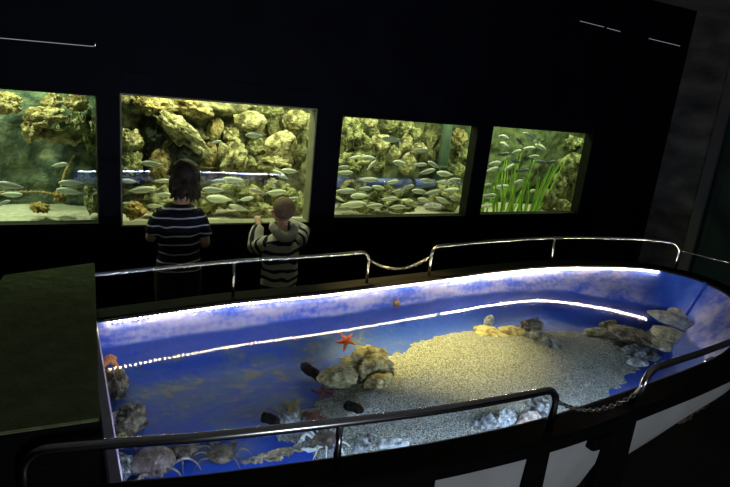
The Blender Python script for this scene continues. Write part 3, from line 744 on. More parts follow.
# blue tub
bm = bmesh.new(); rows = []
for zf, of in ((None, 0), (.45, None), (ZW, 1), (ZW-.05, 1.0), (ZB+.05, 2), (ZB+.012, 3), (ZB, 4)):
    row = []
    for p in TUB:
        f = flare2(p); z0 = zr(p.x)
        if zf is None: q, z = p, z0-.004
        elif zf == .45: q, z = inward(p, f*.42), z0+(ZW-z0)*.45
        else:
            q = inward(p, {1: f, 1.0: f, 2: f+.07, 3: f+.12, 4: f+.19}[of] + (.03 if zf == ZW-.05 else 0)); z = zf
        row.append(bm.verts.new((q.x, q.y, z)))
    rows.append(row)
for a, b in zip(rows, rows[1:]):
    for k in range(len(a)-1): bm.faces.new((a[k], b[k], b[k+1], a[k+1]))
rows_co = [[v.co.copy() for v in r] for r in rows]
botf = bm.faces.new(rows[-1][::-1])
bmesh.ops.triangulate(bm, faces=[botf])
bmesh.ops.recalc_face_normals(bm, faces=bm.faces[:])
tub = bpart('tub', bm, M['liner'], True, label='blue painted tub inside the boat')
bm = bmesh.new()
ib = min(range(len(TUB)), key=lambda i: (TUB[i]-Vector((3.42, 1.93, 0))).length)
pr_ = [r[ib] for r in rows_co[:6]]
tube(bm, smooth_path(pr_, 6), .012, 12, flat=.8)
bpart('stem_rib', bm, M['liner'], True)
# end panel of the tub
bm = bmesh.new()
ya, yb = TUB[0].y+.02, TUB[-1].y-.02
rings_mesh(bm, [[Vector((.082, y, ZB-.02)), Vector((.118, y, ZB-.02)), Vector((.118, y, H-1.003)), Vector((.113, y, H-.996)), Vector((.088, y, H-.996)), Vector((.082, y, H-1.003))] for y in [yb+(ya-yb)*k/16 for k in range(17)]])
bpart('end_panel', bm, M['lip'], label='lavender lit panel closing the stern end of the pool')
# gunwale
bm = bmesh.new(); rg = []
for i, p in enumerate(PATH):
    n = OUTN[i]; z = zr(p.x)
    sec = [(-.006, 0), (.005, .005), (.100, .005), (.108, -.003), (.108, -.038), (.102, -.044), (.03, -.044), (.03, -.02), (-.006, -.010)]
    rg.append([Vector((p.x+n.x*o, p.y+n.y*o, z+dz)) for o, dz in sec])
rings_mesh(bm, rg); bmesh.ops.recalc_face_normals(bm, faces=bm.faces[:])
gun = bpart('gunwale', bm, M['black'], label='black gunwale round the pool')
# hull
bm = bmesh.new(); rg = []
lev = [(0, 1.0), (.25, .985), (.45, .94), (.62, .86), (.77, .72), (.88, .52), (.96, .28), (1.0, .04)]
for fr, br in lev:
    row = []
    for i, p in enumerate(PATH):
        n = OUTN[i]; pp_ = p+n*.088; c = centre(p)
        bowf = max(0, min(1, (p.x-1.25)/1.75))
        b2 = br**(1+2.2*bowf)
        q = c+(pp_-c)*b2
        ztop = zr(p.x)-.03; dep = (ztop-.16)*(1-.46*bowf**1.3)
        row.append(bm.verts.new((q.x, q.y, ztop-fr*dep)))
    rg.append(row)
for a, b in zip(rg, rg[1:]):
    for k in range(len(a)-1): bm.faces.new((a[k], a[k+1], b[k+1], b[k]))
for e in (0, -1):
    pass
bm.faces.new([r[0] for r in rg]+[r[-1] for r in rg[::-1]])
bm.faces.new(rg[-1])
bmesh.ops.recalc_face_normals(bm, faces=bm.faces[:])
bpart('hull', bm, M['white_hull'], True, label='white painted hull')
# stern deck under the locker
bm = bmesh.new(); sp_ = [p for p in PATH if p.x < .10]
a = [p for p in PATH[:i0]]; b = [p for p in PATH[i1+1:]]
vv = [bm.verts.new((p.x, p.y, H-1.006)) for p in a]+[bm.verts.new((.082, TUB[0].y, H-1.006)), bm.verts.new((.082, TUB[-1].y, H-1.006))]+[bm.verts.new((p.x, p.y, H-1.006)) for p in b]
f = bm.faces.new(vv); r = bmesh.ops.extrude_face_region(bm, geom=[f])
for g in r['geom']:
    if isinstance(g, bmesh.types.BMVert): g.co.z -= .03
bmesh.ops.recalc_face_normals(bm, faces=bm.faces[:])
bpart('stern_deck', bm, M['black'])
# black cradle posts standing against the hull, and a fender block
def hullpost(x0, x1, top):
    xm = (x0+x1)/2
    k = min((i for i in range(len(PATH)) if PATH[i].y < 1.6), key=lambda i: abs(PATH[i].x-xm))
    y = PATH[k].y+OUTN[k].y*.090
    bm = bx(x0+.012, x1-.004, y-.006, y+.03, 0, zr(xm)-.045, bev=.006)
    return bpart('cradle_post', bm, M['blackpost'])
for pa, pb, py in ((399, 439, 476), (524, 548, 447), (611, 642, 416)):
    hullpost(atY(pa, py, 1.10).x, atY(pb, py, 1.10).x, 0)
hullpost(-.3, -.22, 0)
c = atY(600, 432, 1.095)
bm = bx(c.x-.045, c.x+.045, c.y-.022, c.y+.05, zr(1)-.092, zr(1)-.040, bev=.010)
bpart('fender_block', bm, M['blackpost'], label='small black block under the near gunwale')
# LED strips under the gunwale's inner lip
def led(xa, xb, side, mat, label, off=.016, dz=.013):
    P = [p for p in TUB if xa <= p.x <= xb and ((p.y > 1.9) if side > 0 else (p.y < 1.86))]
    P = resample([p.copy() for p in P], .020)
    bm = bmesh.new(); tp = []
    for i, p in enumerate(P):
        q = inward(p, off); z = zr(p.x)-dz
        t = (P[min(i+1, len(P)-1)]-P[max(i-1, 0)]).normalized()
        m = Matrix.Translation((q.x, q.y, z)) @ Matrix.Rotation(math.atan2(t.y, t.x), 4, 'Z')
        bmesh.ops.create_cube(bm, size=1, matrix=m @ Matrix.Diagonal((.0080, .005, .0046, 1)))
        w = inward(p, off-.0055); tp.append(Vector((w.x, w.y, z)))
    o = bpart('led_strip', bm, mat, label=label)
    b2 = bmesh.new(); tube(b2, tp, [(.0035, .006)]*len(tp), 6)
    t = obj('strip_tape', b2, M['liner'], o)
    return o
led(.16, 1.90, 1, M['led_w'], 'dimmer warm beaded light strip under the far gunwale towards the stern')
led(1.92, 3.385, 1, M['led_b'], 'bright warm beaded light strip under the far gunwale towards the bow')
led(.16, 3.06, -1, M['led_c'], 'cool beaded light strip under the near gunwale', .007, .022)

# handrails
def rim_at(x, side):
    c = [p for p in PATH if ((p.y > 1.95) if side > 0 else (p.y < 1.8))]
    c.sort(key=lambda p: abs(p.x-x)); a, b = c[0], c[1]
    t = 0 if abs(b.x-a.x) < 1e-6 else max(0, min(1, (x-a.x)/(b.x-a.x)))
    return a+(b-a)*t
CUM = [0.0]
for a, b in zip(PATH, PATH[1:]): CUM.append(CUM[-1]+(b-a).length)
def s_of(x, y): return CUM[min(range(len(PATH)), key=lambda i: (PATH[i]-Vector((x, y, 0))).length)]
def rim_s(q):
    i = max(0, min(len(PATH)-2, int(q/.03)))
    while i < len(PATH)-2 and CUM[i+1] < q: i += 1
    while i > 0 and CUM[i] > q: i -= 1
    t = (q-CUM[i])/max(1e-6, CUM[i+1]-CUM[i])
    return PATH[i].lerp(PATH[i+1], t), OUTN[i].lerp(OUTN[i+1], t)
def rail(A, B, mids, hgt, off, label, out=0.0, r=.05, rad=.0125):
    """A, B, mids: points beside the rim; the rail follows the rim between them"""
    q0, q1 = s_of(*A), s_of(*B); sg = 1 if q1 > q0 else -1
    def at(q, z, o=0): p, n = rim_s(q); return Vector((p.x+n.x*(off+o), p.y+n.y*(off+o), zr(p.x)+z))
    pts = [at(q0, .004), at(q0, hgt-r, out)]
    for k in range(1, 6):
        a = k/6*pi/2; pts.append(at(q0+sg*r*(1-cos(a)), hgt-r+r*sin(a), out))
    n = max(4, int(abs(q1-q0)/.06))
    for k in range(n+1): pts.append(at(q0+sg*r+(q1-q0-2*sg*r)*k/n, hgt, out))
    for k in range(1, 6):
        a = k/6*pi/2; pts.append(at(q1-sg*r+sg*r*sin(a), hgt-r+r*cos(a), out))
    pts += [at(q1, hgt-r, out), at(q1, .004)]
    bm = bmesh.new(); tube(bm, pts, rad, 14)
    o = bpart('handrail', bm, M['steel'], True, label=label)
    for xm in mids:
        q = s_of(*xm); b2 = bmesh.new(); tube(b2, [at(q, .004), at(q, hgt-.004, out)], rad*.8, 12)
        obj('post', b2, M['steel'], o, True)
    return at(q0, hgt-r, out), at(q1, hgt-r, out)
fa = rail((-.03, 2.3), (1.422, 2.45), [(.689, 2.4)], .174, .045, 'steel handrail on the far gunwale beside the children', rad=.0088)
fb = rail((1.833, 2.49), (3.405, 2.15), [(2.80, 2.52)], .174, .045, 'steel handrail on the far gunwale near the bow', rad=.0088)
na = rail((-.09, 1.33), (1.345, 1.18), [(.63, 1.22)], .155, .062, 'steel handrail on the near gunwale in front')
nb = rail((1.775, 1.21), (2.75, 1.35), [], .150, .062, 'steel handrail on the near gunwale by the bow', .03, .07)

# chains
def chain(a, b, sag, label, link=.020, th=.0022):
    pts = [a.lerp(b, k/60)+Vector((0, 0, -sag*4*(k/60)*(1-k/60))) for k in range(61)]
    P = resample(pts, link*.78); bm = bmesh.new()
    for i in range(len(P)-1):
        t = (P[i+1]-P[i]).normalized(); s = t.cross(Vector((0, 0, 1))).normalized(); u = s.cross(t)
        ca = radians(45 if i % 2 else -45); q = s*cos(ca)+u*sin(ca); c = (P[i]+P[i+1])/2
        ring = [c+t*(link/2*cos(2*pi*k/12))*1.05+q*(link*.30*sin(2*pi*k/12)) for k in range(12)]
        rr = []
        for k in range(12):
            tt = (ring[(k+1) % 12]-ring[k-1]).normalized(); n1 = tt.cross(t.cross(q)).normalized(); n2 = t.cross(q).normalized()
            rr.append([bm.verts.new(ring[k]+n1*th*cos(2*pi*j/5)+n2*th*sin(2*pi*j/5)) for j in range(5)])
        for k in range(12):
            A, B = rr[k], rr[(k+1) % 12]
            for j in range(5): bm.faces.new((A[j], A[(j+1) % 5], B[(j+1) % 5], B[j]))
    bmesh.ops.recalc_face_normals(bm, faces=bm.faces[:])
    return tag(obj('chain', bm, M['steel'], None, True), label, 'chain')
chain(fa[1]+Vector((.014, 0, .0)), fb[0]+Vector((-.012, 0, -.01)), .055, 'steel chain sagging between the two far handrails', .024, .0020)
chain(na[1]+Vector((.014, 0, .0)), nb[0]+Vector((-.012, 0, -.01)), .05, 'steel chain sagging between the two near handrails', .022, .0025)
bm = bmesh.new(); e = PATH[min(range(len(PATH)), key=lambda i: (PATH[i]-Vector((3.42, 1.95, 0))).length)]
p0 = fb[1]+Vector((.008, -.006, .01)); p1 = Vector((3.46, 1.80, zr(3.38)+.15)); p2 = Vector((3.27, 1.58, zr(3.25)+.14))
tube(bm, smooth_path([p0, p0.lerp(p1, .5)+Vector((.035, .0, -.006)), p1, p2], 8), .004, 8)
tag(obj('safety_cable', bm, M['steel'], None, True), 'thin bright cable running round the bow from the far handrail', 'cable')
for q, zq in ((p1, zr(3.38)), (p2, zr(3.25))):
    bm = bmesh.new(); tube(bm, [Vector((q.x, q.y, zq+.004)), Vector((q.x, q.y, q.z+.012))], .008, 10); bpart('stanchion', bm, M['steel'], True)

# dark green locker over the stern
poly = [(.123, 2.47), (-.187, 2.375), (-.20, 2.28), (-.36, 1.80), (-.47, 1.32), (.067, 1.30)]
zt = H-.806
lk = thing('stern_locker', (-.1, 1.85, H-1.0), 'big dark locker with green felt lid at the stern, left of the pool', 'locker')
LO = Vector((-.1, 1.85, H-1.0))
def prism(poly, z0, z1, bev=.004):
    bm = bmesh.new(); a = [bm.verts.new((x, y, z0)) for x, y in poly]; b = [bm.verts.new((x, y, z1)) for x, y in poly]
    bm.faces.new(a[::-1]); bm.faces.new(b)
    for i in range(len(poly)): bm.faces.new((a[i], a[(i+1) % len(poly)], b[(i+1) % len(poly)], b[i]))
    bmesh.ops.recalc_face_normals(bm, faces=bm.faces[:])
    if bev: bmesh.ops.bevel(bm, geom=bm.edges[:], offset=bev, segments=2, affect='EDGES')
    return bm
ins = [(x*.985+.0, 1.85+(y-1.85)*.985) for x, y in poly]
o = obj('body', prism(ins, H-.995, zt-.008), M['black'], lk); o.location = -LO
o = obj('lid', prism(poly, zt-.008, zt, .003), M['lid'], lk); o.location = -LO; o['label'] = 'dark green felt-covered lid'

# water in the pool
bm = bmesh.new(); vv = []
for p in TUB:
    q = inward(p, flare2(p)-.004); vv.append(bm.verts.new((q.x, q.y, ZW)))
f = bm.faces.new(vv); bmesh.ops.recalc_face_normals(bm, faces=[f])
if f.normal.z < 0: f.normal_flip()
bmesh.ops.triangulate(bm, faces=[f])
tag(obj('water', bm, M['water']), 'clear shallow water filling the boat', 'water', kind='stuff')

# gravel bed
GP = [atZ(x, y, H-1.255) for x, y in [(262, 431), (285, 419), (303, 408), (322, 400), (332, 388), (352, 380), (380, 362), (395, 351), (415, 342), (442, 332), (480, 327), (520, 329), (580, 330), (625, 322), (668, 312), (672, 328), (650, 350), (640, 366), (626, 381), (612, 391), (603, 402)]]
GP = [(p.x, p.y) for p in GP]+[(1.95, 1.40), (1.5, 1.345), (1.0, 1.36), (.8, 1.40), (.74, 1.55), (.72, 1.70)]
def sd(poly, x, y):
    ins_ = False; d = 1e9; n = len(poly)
    for i in range(n):
        x1, y1 = poly[i]; x2, y2 = poly[(i+1) % n]
        if (y1 > y) != (y2 > y) and x < (x2-x1)*(y-y1)/(y2-y1)+x1: ins_ = not ins_
        dx, dy = x2-x1, y2-y1; t = max(0, min(1, ((x-x1)*dx+(y-y1)*dy)/(dx*dx+dy*dy)))
        d = min(d, (x-x1-t*dx)**2+(y-y1-t*dy)**2)
    return sqrt(d)*(1 if ins_ else -1)
hole = atZ(366, 421, H-1.25)
def gravel_h(x, y):
    d = sd(GP, x, y)+.05*noise.fractal(Vector((x*9, y*9, 2)), .8, 2, 4)
    dh = sqrt(((x-hole.x)/.10)**2+((y-hole.y)/.03)**2)+.4*noise.noise(Vector((x*18, y*18, 0)))
    if dh < 1: d = min(d, -.01)
    if d <= 0: return -1
    t = min(1, d/.22); t = t*t*(3-2*t)
    return .004+.035*t+.03*t*exp(-(((x-1.7)/.6)**2+((y-2.05)/.35)**2))+.008*t*noise.noise(Vector((x*6, y*6, 4)))
def bed(name, fn, x0, x1, y0, y1, st, mat, label):
    bm = bmesh.new(); nx, ny = int((x1-x0)/st), int((y1-y0)/st); g = {}
    for j in range(ny+1):
        for i in range(nx+1):
            x, y = x0+i*st, y0+j*st; hh = fn(x, y)
            if hh > -.5: g[i, j] = bm.verts.new((x+random.uniform(-.3, .3)*st, y+random.uniform(-.3, .3)*st, ZB+.001+hh+random.uniform(0, .0035)))
    for j in range(ny):
        for i in range(nx):
            q = [g.get(k) for k in ((i, j), (i+1, j), (i+1, j+1), (i, j+1))]
            if all(q): bm.faces.new(q)
            elif sum(v is not None for v in q) == 3: bm.faces.new([v for v in q if v])
    bmesh.ops.delete(bm, geom=[v for v in bm.verts if not v.link_faces], context='VERTS')
    r = bmesh.ops.extrude_face_region(bm, geom=bm.faces[:])
    top = [g_ for g_ in r['geom'] if isinstance(g_, bmesh.types.BMVert)]
    ts = set(top)
    for v in bm.verts:
        if v not in ts: v.co.z = ZB+.0005
    bmesh.ops.recalc_face_normals(bm, faces=bm.faces[:])
    return tag(obj(name, bm, mat), label, 'gravel', kind='stuff')
bed('gravel', gravel_h, .55, 3.1, 1.32, 2.5, .0125, M['gravel'], 'pale gravel bank covering the middle of the pool floor')
L1 = [atZ(x, y, ZB) for x, y in [(196, 441), (215, 437), (238, 433), (262, 428), (272, 433), (250, 437), (225, 441)]]
L2 = [atZ(x, y, ZB) for x, y in [(236, 464), (258, 456), (280, 448), (300, 446), (302, 452), (282, 459), (262, 464)]]
for LL, lab in ((L1, 'thin tongue of gravel on the blue floor at the left'), (L2, 'loose scatter of gravel between the near crabs')):
    PL = [(p.x, p.y) for p in LL]
    def fl(x, y):
        d = sd(PL, x, y)+.022*noise.fractal(Vector((x*26, y*26, 2)), .8, 2, 4)
        return .003+.008*min(1, d/.04) if d > 0 else -1
    xs = [p[0] for p in PL]; ys = [p[1] for p in PL]
    bed('gravel', fl, min(xs)-.05, max(xs)+.05, min(ys)-.05, max(ys)+.05, .0075, M['prock_b'] if LL is L2 else M['gravel'], lab)

# stones in the pool: pixel box, height of the underside above the tub floor, stone, tilt
def pstone(lab, b, h, mk, rz=0, tilt=0, up=.0, depth=None, kw=K, name='rock'):
    x0, x1, y0, y1 = b
    c = atZ((x0+x1)/2, (y0+y1)/2, ZB+h/2+up); s = ppm(c)
    w = (x1-x0)/2/s*(1.22 if x0 > 645 else 1)
    vis = (y1-y0)/s                            # projected height = depth*sin(e)+h*cos(e)
    el = math.atan2(H-c.z, sqrt(c.x**2+c.y**2))
    dy = depth if depth else max(.02, (vis-h*cos(el)*.9)/sin(el)/2)
    rz += math.radians(-22)*0
    return rock(c, w*1.06, dy*1.08, h/2*1.1, M[mk], lab, 'rock', 'stones in the touch pool', (0, tilt, rz), **kw)
PS = [
 ('large yellow boulder right of the red starfish in mid pool', (343, 391, 342, 384), .13, 'prock_y', 0, 0, .0, P),
 ('smooth yellow-brown stone leaning left of the large yellow boulder', (318, 360, 361, 393), .10, 'prock_y', 0, .15, 0, S),
 ('pale stone at the lower right foot of the large yellow boulder', (362, 396, 369, 392), .06, 'prock_y', .2, -.1, .01, S),
 ('grey lumpy stone capped with brown algae at left of the gravel', (278, 306, 410, 428), .06, 'prock_g', 0, 0, 0, P),
 ('upright white stone chip on the far gravel edge', (483, 495, 315, 328), .075, 'prock_w', 0, 0, .03, S),
 ('yellowish stone under the upright white chip', (477, 506, 323, 347), .05, 'prock_y', .2, 0, .02, S),
 ('flat yellowish slab between the white chip and the brown-topped stone', (498, 528, 324, 338), .04, 'prock_y', 0, 0, .04, S),
 ('brown-topped stone leaning on the far gravel bank', (519, 545, 318, 332), .07, 'prock_b', 0, .1, .05, P),
 ('grey slab sloping down right of the brown-topped stone', (530, 559, 327, 350), .05, 'prock_g', -.3, .2, .03, S),
 ('yellow stone at the left end of the long slab pile', (580, 612, 326, 336), .04, 'prock_y', 0, 0, .03, S),
 ('small yellow stone behind the long slab pile', (595, 621, 320, 329), .05, 'prock_y', 0, 0, .03, S),
 ('long grey-brown slab roofing the dark hollow near the bow', (607, 652, 323, 344), .045, 'prock_b', -.25, .1, .05, S),
 ('dark stone painted as the shade in the hollow under the long slab', (588, 630, 335, 352), .04, 'crab_d', -.1, 0, .0, K),  # dark lump filling a hollow that is only shade
 ('craggy grey crystalline stone below the long slab', (619, 651, 343, 359), .06, 'prock_g', 0, 0, .02, P),
 ('speckled stone right of the craggy crystalline one', (641, 664, 351, 362), .045, 'prock_g', 0, .1, 0, K),
 ('flat white stone on the gravel edge below the craggy one', (624, 652, 357, 367), .025, 'prock_w', 0, 0, .01, S),
 ('rounded tan stone at the end of the light reflection', (655, 672, 308, 326), .06, 'prock_t', 0, 0, .085, S),
 ('tan slab farthest up the bow', (671, 698, 307, 321), .045, 'prock_t', -.35, .05, .115, S),
 ('lavender-white slab below the tan one in the bow', (670, 696, 314, 333), .045, 'prock_w', -.35, .05, .085, S),
 ('broad pale slab between craggy stone and lavender slab', (654, 684, 325, 343), .045, 'prock_t', -.3, 0, .06, S),
 ('small pale slab under the broad pale one', (650, 674, 336, 352), .035, 'prock_t', -.3, 0, .035, S),
 ('dark brown stone alone on the blue bow slope', (692, 714, 319, 328), .035, 'crab_d', -.3, 0, .12, K),
 ('large brown boulder at the left end of the pool', (112, 146, 402, 437), .10, 'prock_b', .3, 0, 0, P),
 ('ochre stone under the orange starfish', (104, 127, 362, 404), .10, 'prock_b', 0, 0, 0, P),
 ('small tan stone against the end panel', (109, 121, 412, 424), .05, 'prock_t', 0, 0, .04, S),
 ('small yellowish stone at the foot of the large brown boulder', (113, 129, 433, 442), .035, 'prock_y', 0, 0, .01, S),
 ('grey stone in the near left corner of the pool', (116, 134, 452, 482), .06, 'prock_g', 0, 0, 0, K),
 ('grey lump behind the near handrail post', (350, 373, 436, 458), .06, 'prock_g', 0, 0, 0, P),
 ('small rounded grey stone right of the near handrail post', (364, 379, 432, 448), .05, 'prock_g', 0, 0, 0, K),
 ('white stone under the middle of the near handrail', (376, 412, 435, 455), .05, 'prock_w', 0, .1, 0, S),
 ('dark grey angular stone near the right end of the near handrail', (473, 500, 413, 434), .085, 'prock_g', 0, 0, 0, P),
 ('white veined stone between the dark angular and pinkish stones', (492, 522, 408, 431), .085, 'prock_w', .2, 0, 0, K),
 ('pinkish stone against the near gunwale', (512, 545, 412, 430), .075, 'prock_p', 0, 0, 0, S),
 ('mottled grey stone under the bend of the near handrail', (522, 558, 392, 418), .07, 'prock_g', -.2, 0, 0, K),
]
for lab, b, h, mk, rz, tilt, up, kw in PS: pstone(lab, b, h, mk, rz, tilt, up, None, kw)
# stones on the floor under the bow
for lab, b in (('tan stone on the dark floor under the bow, the larger one', (676, 693, 403, 424)), ('tan stone on the floor under the bow, the smaller right one', (690, 703, 392, 414))):
    c = atZ((b[0]+b[1])/2-3, (b[2]+b[3])/2-4, .09); s = ppm(c)
    rock(Vector((c.x, c.y, .095)), (b[1]-b[0])/2/s, .09, .1, M['prock_b'], lab, 'rock', 'stones on the floor', **S)

# tufts
def tuft(px, py, z, r, n, mat, label, h=.04, seed=0):
    rnd = random.Random(seed); c = atZ(px, py, z); bm = bmesh.new()
    for k in range(n):
        a = rnd.uniform(0, 2*pi); q = rnd.uniform(0, r); b0 = Vector((cos(a)*q, sin(a)*q, 0)); tip = b0*1.5+Vector((rnd.uniform(-.3, .3)*h, rnd.uniform(-.3, .3)*h, h*rnd.uniform(.5, 1.1)))
        tube(bm, smooth_path([b0, (b0+tip)/2+Vector((rnd.uniform(-.2, .2)*h, 0, .1*h)), tip], 3), [.002, .002, .0018, .0016, .0012, .0009, .0006], 5)
    o = obj('algae_tuft', bm, mat, None, True); o.location = c
    return tag(o, label, 'algae', 'algae tufts')
tuft(291, 410, ZB+.055, .045, 60, M['algae'], 'brown algae on the grey lumpy stone', .03, 1)
tuft(540, 345, ZB+.03, .05, 50, M['crab_d'], 'dark weed hanging under the sloping grey slab', .05, 2)
tuft(695, 312, ZB+.14, .035, 30, M['algae_g'], 'green algae tuft on the bow slope', .05, 3)
tuft(457, 406, ZB+.04, .03, 50, M['algae'], 'brown tuft on the gravel behind the near handrail', .015, 4)
tuft(531, 398, ZB+.03, .03, 50, M['algae'], 'brown tuft on the gravel by the handrail bend', .015, 5)

# starfish
def starfish(p, R, mat, label, seed, nrm=(0, 0, 1), rot=0, curl=.0, limp=.0):
    rnd = random.Random(seed); bm = bmesh.new()
    for k in range(5):
        a = rot+2*pi*k/5+rnd.uniform(-.12, .12); L_ = R*rnd.uniform(.9, 1.08); b = rnd.uniform(-.35, .35)
        pts = []; rr = []
        for i in range(9):
            t = i/8; aa = a+b*t*t
            pts.append(Vector((cos(aa)*L_*t, sin(aa)*L_*t, R*.10*(1-t)-limp*R*t*t+R*.04*sin(t*5+k))))
            w = R*(.20*(1-t)**.8+.055); rr.append((w, w*.62))
        tube(bm, pts, rr, 10, up=Vector((0, 0, 1)))
        bmesh.ops.create_icosphere(bm, subdivisions=2, radius=R*.05, matrix=Matrix.Translation(pts[-1]))
    bmesh.ops.create_icosphere(bm, subdivisions=3, radius=1, matrix=Matrix.Translation((0, 0, R*.09)) @ Matrix.Diagonal((R*.25, R*.25, R*.15, 1)))
    o = obj('starfish', bm, mat, None, True)
    md = o.modifiers.new('merge', 'REMESH'); md.mode = 'VOXEL'; md.voxel_size = R*.035; md.use_smooth_shade = True
    dg = bpy.context.evaluated_depsgraph_get(); me = bpy.data.meshes.new_from_object(o.evaluated_get(dg)); o.modifiers.clear(); o.data = me
    for q in me.polygons: q.use_smooth = True
    if not me.materials: me.materials.append(mat)
    o.location = p; o.rotation_euler = Vector((0, 0, 1)).rotation_difference(Vector(nrm).normalized()).to_euler()
    return tag(o, label, 'starfish', 'starfish in the touch pool')
starfish(atZ(346, 341, ZB+.10), .05, M['star_red'], 'red starfish clinging beside the large yellow boulder', 1, (-.25, -.5, .75), .5, limp=.1)
starfish(atZ(110, 359, ZB+.11), .065, M['star_orange'], 'bright orange starfish draped on the stone by the end panel', 2, (.2, -.35, .9), .3, limp=.35)
starfish(atZ(324, 393, ZB+.035), .055, M['star_dark'], 'maroon starfish on the gravel below the smooth brown stone', 3, (0, -.1, 1), .2)
starfish(atZ(314, 419, ZB+.045), .075, M['star_dark'], 'dark red starfish beside the algae-capped grey stone', 4, (0, -.1, 1), .9, limp=.05)

# sea cucumbers
def cucumber(pxs, z, r, label):
    pts = smooth_path([atZ(x, y, z) for x, y in pxs], 6); n = len(pts); bm = bmesh.new()
    tube(bm, pts, [r*min(1, .35+1.6*sqrt(max(0, sin(pi*(i+.3)/(n-.4))))*.6) for i in range(n)], 12)
    for v in bm.verts: v.co += Vector((0, 0, 1))*0+(noise.noise_vector(v.co*60)*r*.25)
    return tag(obj('sea_cucumber', bm, M['cuke'], None, True), label, 'sea cucumber', 'sea cucumbers')
cucumber([(303, 365), (309, 370), (316, 374), (321, 379)], ZB+.045, .022, 'dark sea cucumber left of the smooth brown stone')
cucumber([(345, 407), (350, 406), (356, 408), (362, 411)], ZB+.05, .019, 'black sea cucumber on the gravel below the pale stone')
cucumber([(262, 417), (270, 419), (278, 424)], ZB+.03, .020, 'black sea cucumber left of the algae-capped stone')

# sea urchin on the far wall
def urchin(p, R, label, mat):
    bm = bmesh.new(); bmesh.ops.create_icosphere(bm, subdivisions=3, radius=R*.62)
    rnd = random.Random(4)
    for k in range(110):
        d = Vector((rnd.gauss(0, 1), rnd.gauss(0, 1), rnd.gauss(0, 1))).normalized()
        tube(bm, [d*R*.5, d*R*rnd.uniform(.9, 1.1)], [R*.045, R*.012], 5)
    o = obj('sea_urchin', bm, mat, None, True); o.location = p
    return tag(o, label, 'sea urchin')
pw = rim_at(1.57, 1)
urchin(Vector((1.57, pw.y-.036, ZW+.014)), .028, 'small brown urchin stuck on the far blue wall at the waterline', M['crab_d'])

# crabs
def crab(px, py, z, R, mat, lmat, label, rz, seed):
    rnd = random.Random(seed); c = atZ(px, py, z)
    t = thing('crab', c, label, 'crab', 'crabs in the touch pool', rz)
    bm = bmesh.new(); bmesh.ops.create_icosphere(bm, subdivisions=4, radius=1)
    off = Vector((seed*9.1, 2, 3))
    for v in bm.verts:
        p = v.co.copy(); w = 1-.22*max(0, p.y)-.05*p.y
        v.co = Vector((p.x*R*.92*w, p.y*R*1.0, p.z*R*.46+R*.42))
        nn = noise.noise(p*5+off); v.co += p*R*(.10*max(0, nn)+.05*noise.noise(p*11+off))
    obj('carapace', bm, mat, t, True)
    for s in (-1, 1):
        for k in range(4):
            a = radians(-52+k*34+rnd.uniform(-6, 6)); L_ = R*rnd.uniform(1.3, 1.6)
            b0 = Vector((s*R*.72*cos(a*.6), R*.62*sin(a), R*.35)); d = Vector((s*cos(a), sin(a), 0))
            knee = b0+d*L_*.45+Vector((0, 0, R*rnd.uniform(.3, .45))); foot = b0+d*L_*.95+Vector((0, R*.1*rnd.uniform(-1, 1), -R*.30)); 
            bm = bmesh.new(); tube(bm, smooth_path([b0, knee, b0+d*L_*.8+Vector((0, 0, R*.1)), foot], 4), [R*.085*(1-.065*i) for i in range(13)], 7)
            obj('leg', bm, lmat, t, True)
        b0 = Vector((s*R*.5, R*.72, R*.36)); e1 = Vector((s*R*.98, R*1.15, R*.5)); w1 = Vector((s*R*.62, R*1.55, R*.3))
        bm = bmesh.new(); tube(bm, smooth_path([b0, e1, w1], 4), [R*.12, R*.13, R*.13, R*.13, R*.12, R*.12, R*.15, R*.19, R*.17], 8)
        tube(bm, smooth_path([w1, w1+Vector((-s*R*.10, R*.22, 0)), w1+Vector((-s*R*.26, R*.36, -.02*R))], 3), [R*.10, R*.1, R*.085, R*.07, R*.06, R*.04, R*.02], 7)
        tube(bm, smooth_path([w1, w1+Vector((-s*R*.22, R*.12, 0)), w1+Vector((-s*R*.34, R*.28, 0))], 3), [R*.09, R*.08, R*.07, R*.06, R*.045, R*.03, R*.015], 7)
        obj('claw', bm, lmat, t, True)
    return t
crab(183, 455, ZB+.002, .048, M['crab'], M['crab'], 'brown crab on the blue floor, left of the pair under the handrail', .5, 1)
crab(221, 459, ZB+.002, .046, M['crab'], M['crab'], 'brown crab on the blue floor, right of the pair under the handrail', -.4, 2)
crab(152, 470, ZB+.002, .072, M['crab_p'], M['crab_p'], 'large round pinkish spider crab in the near left corner', 1.9, 3)
crab(325, 445, ZB+.012, .050, M['crab'], M['crab_w'], 'crab with pale whitish legs beside the near handrail post', 1.5, 4)
# thermometer tag hung inside the near bow gunwale
c = atZ(711, 359, zr(2.5)-.01)
bm = bx(-.045, .045, -.012, .012, -.008, .008, bev=.003); o = obj('thermometer', bm, M['tag']); 
pk = rim_at(c.x, -1); o.location = Vector((pk.x, pk.y+.016, zr(pk.x)-.018)); o.rotation_euler = (0, 0, radians(12))
tag(o, 'small white plastic thermometer inside the near gunwale by the bow', 'thermometer')

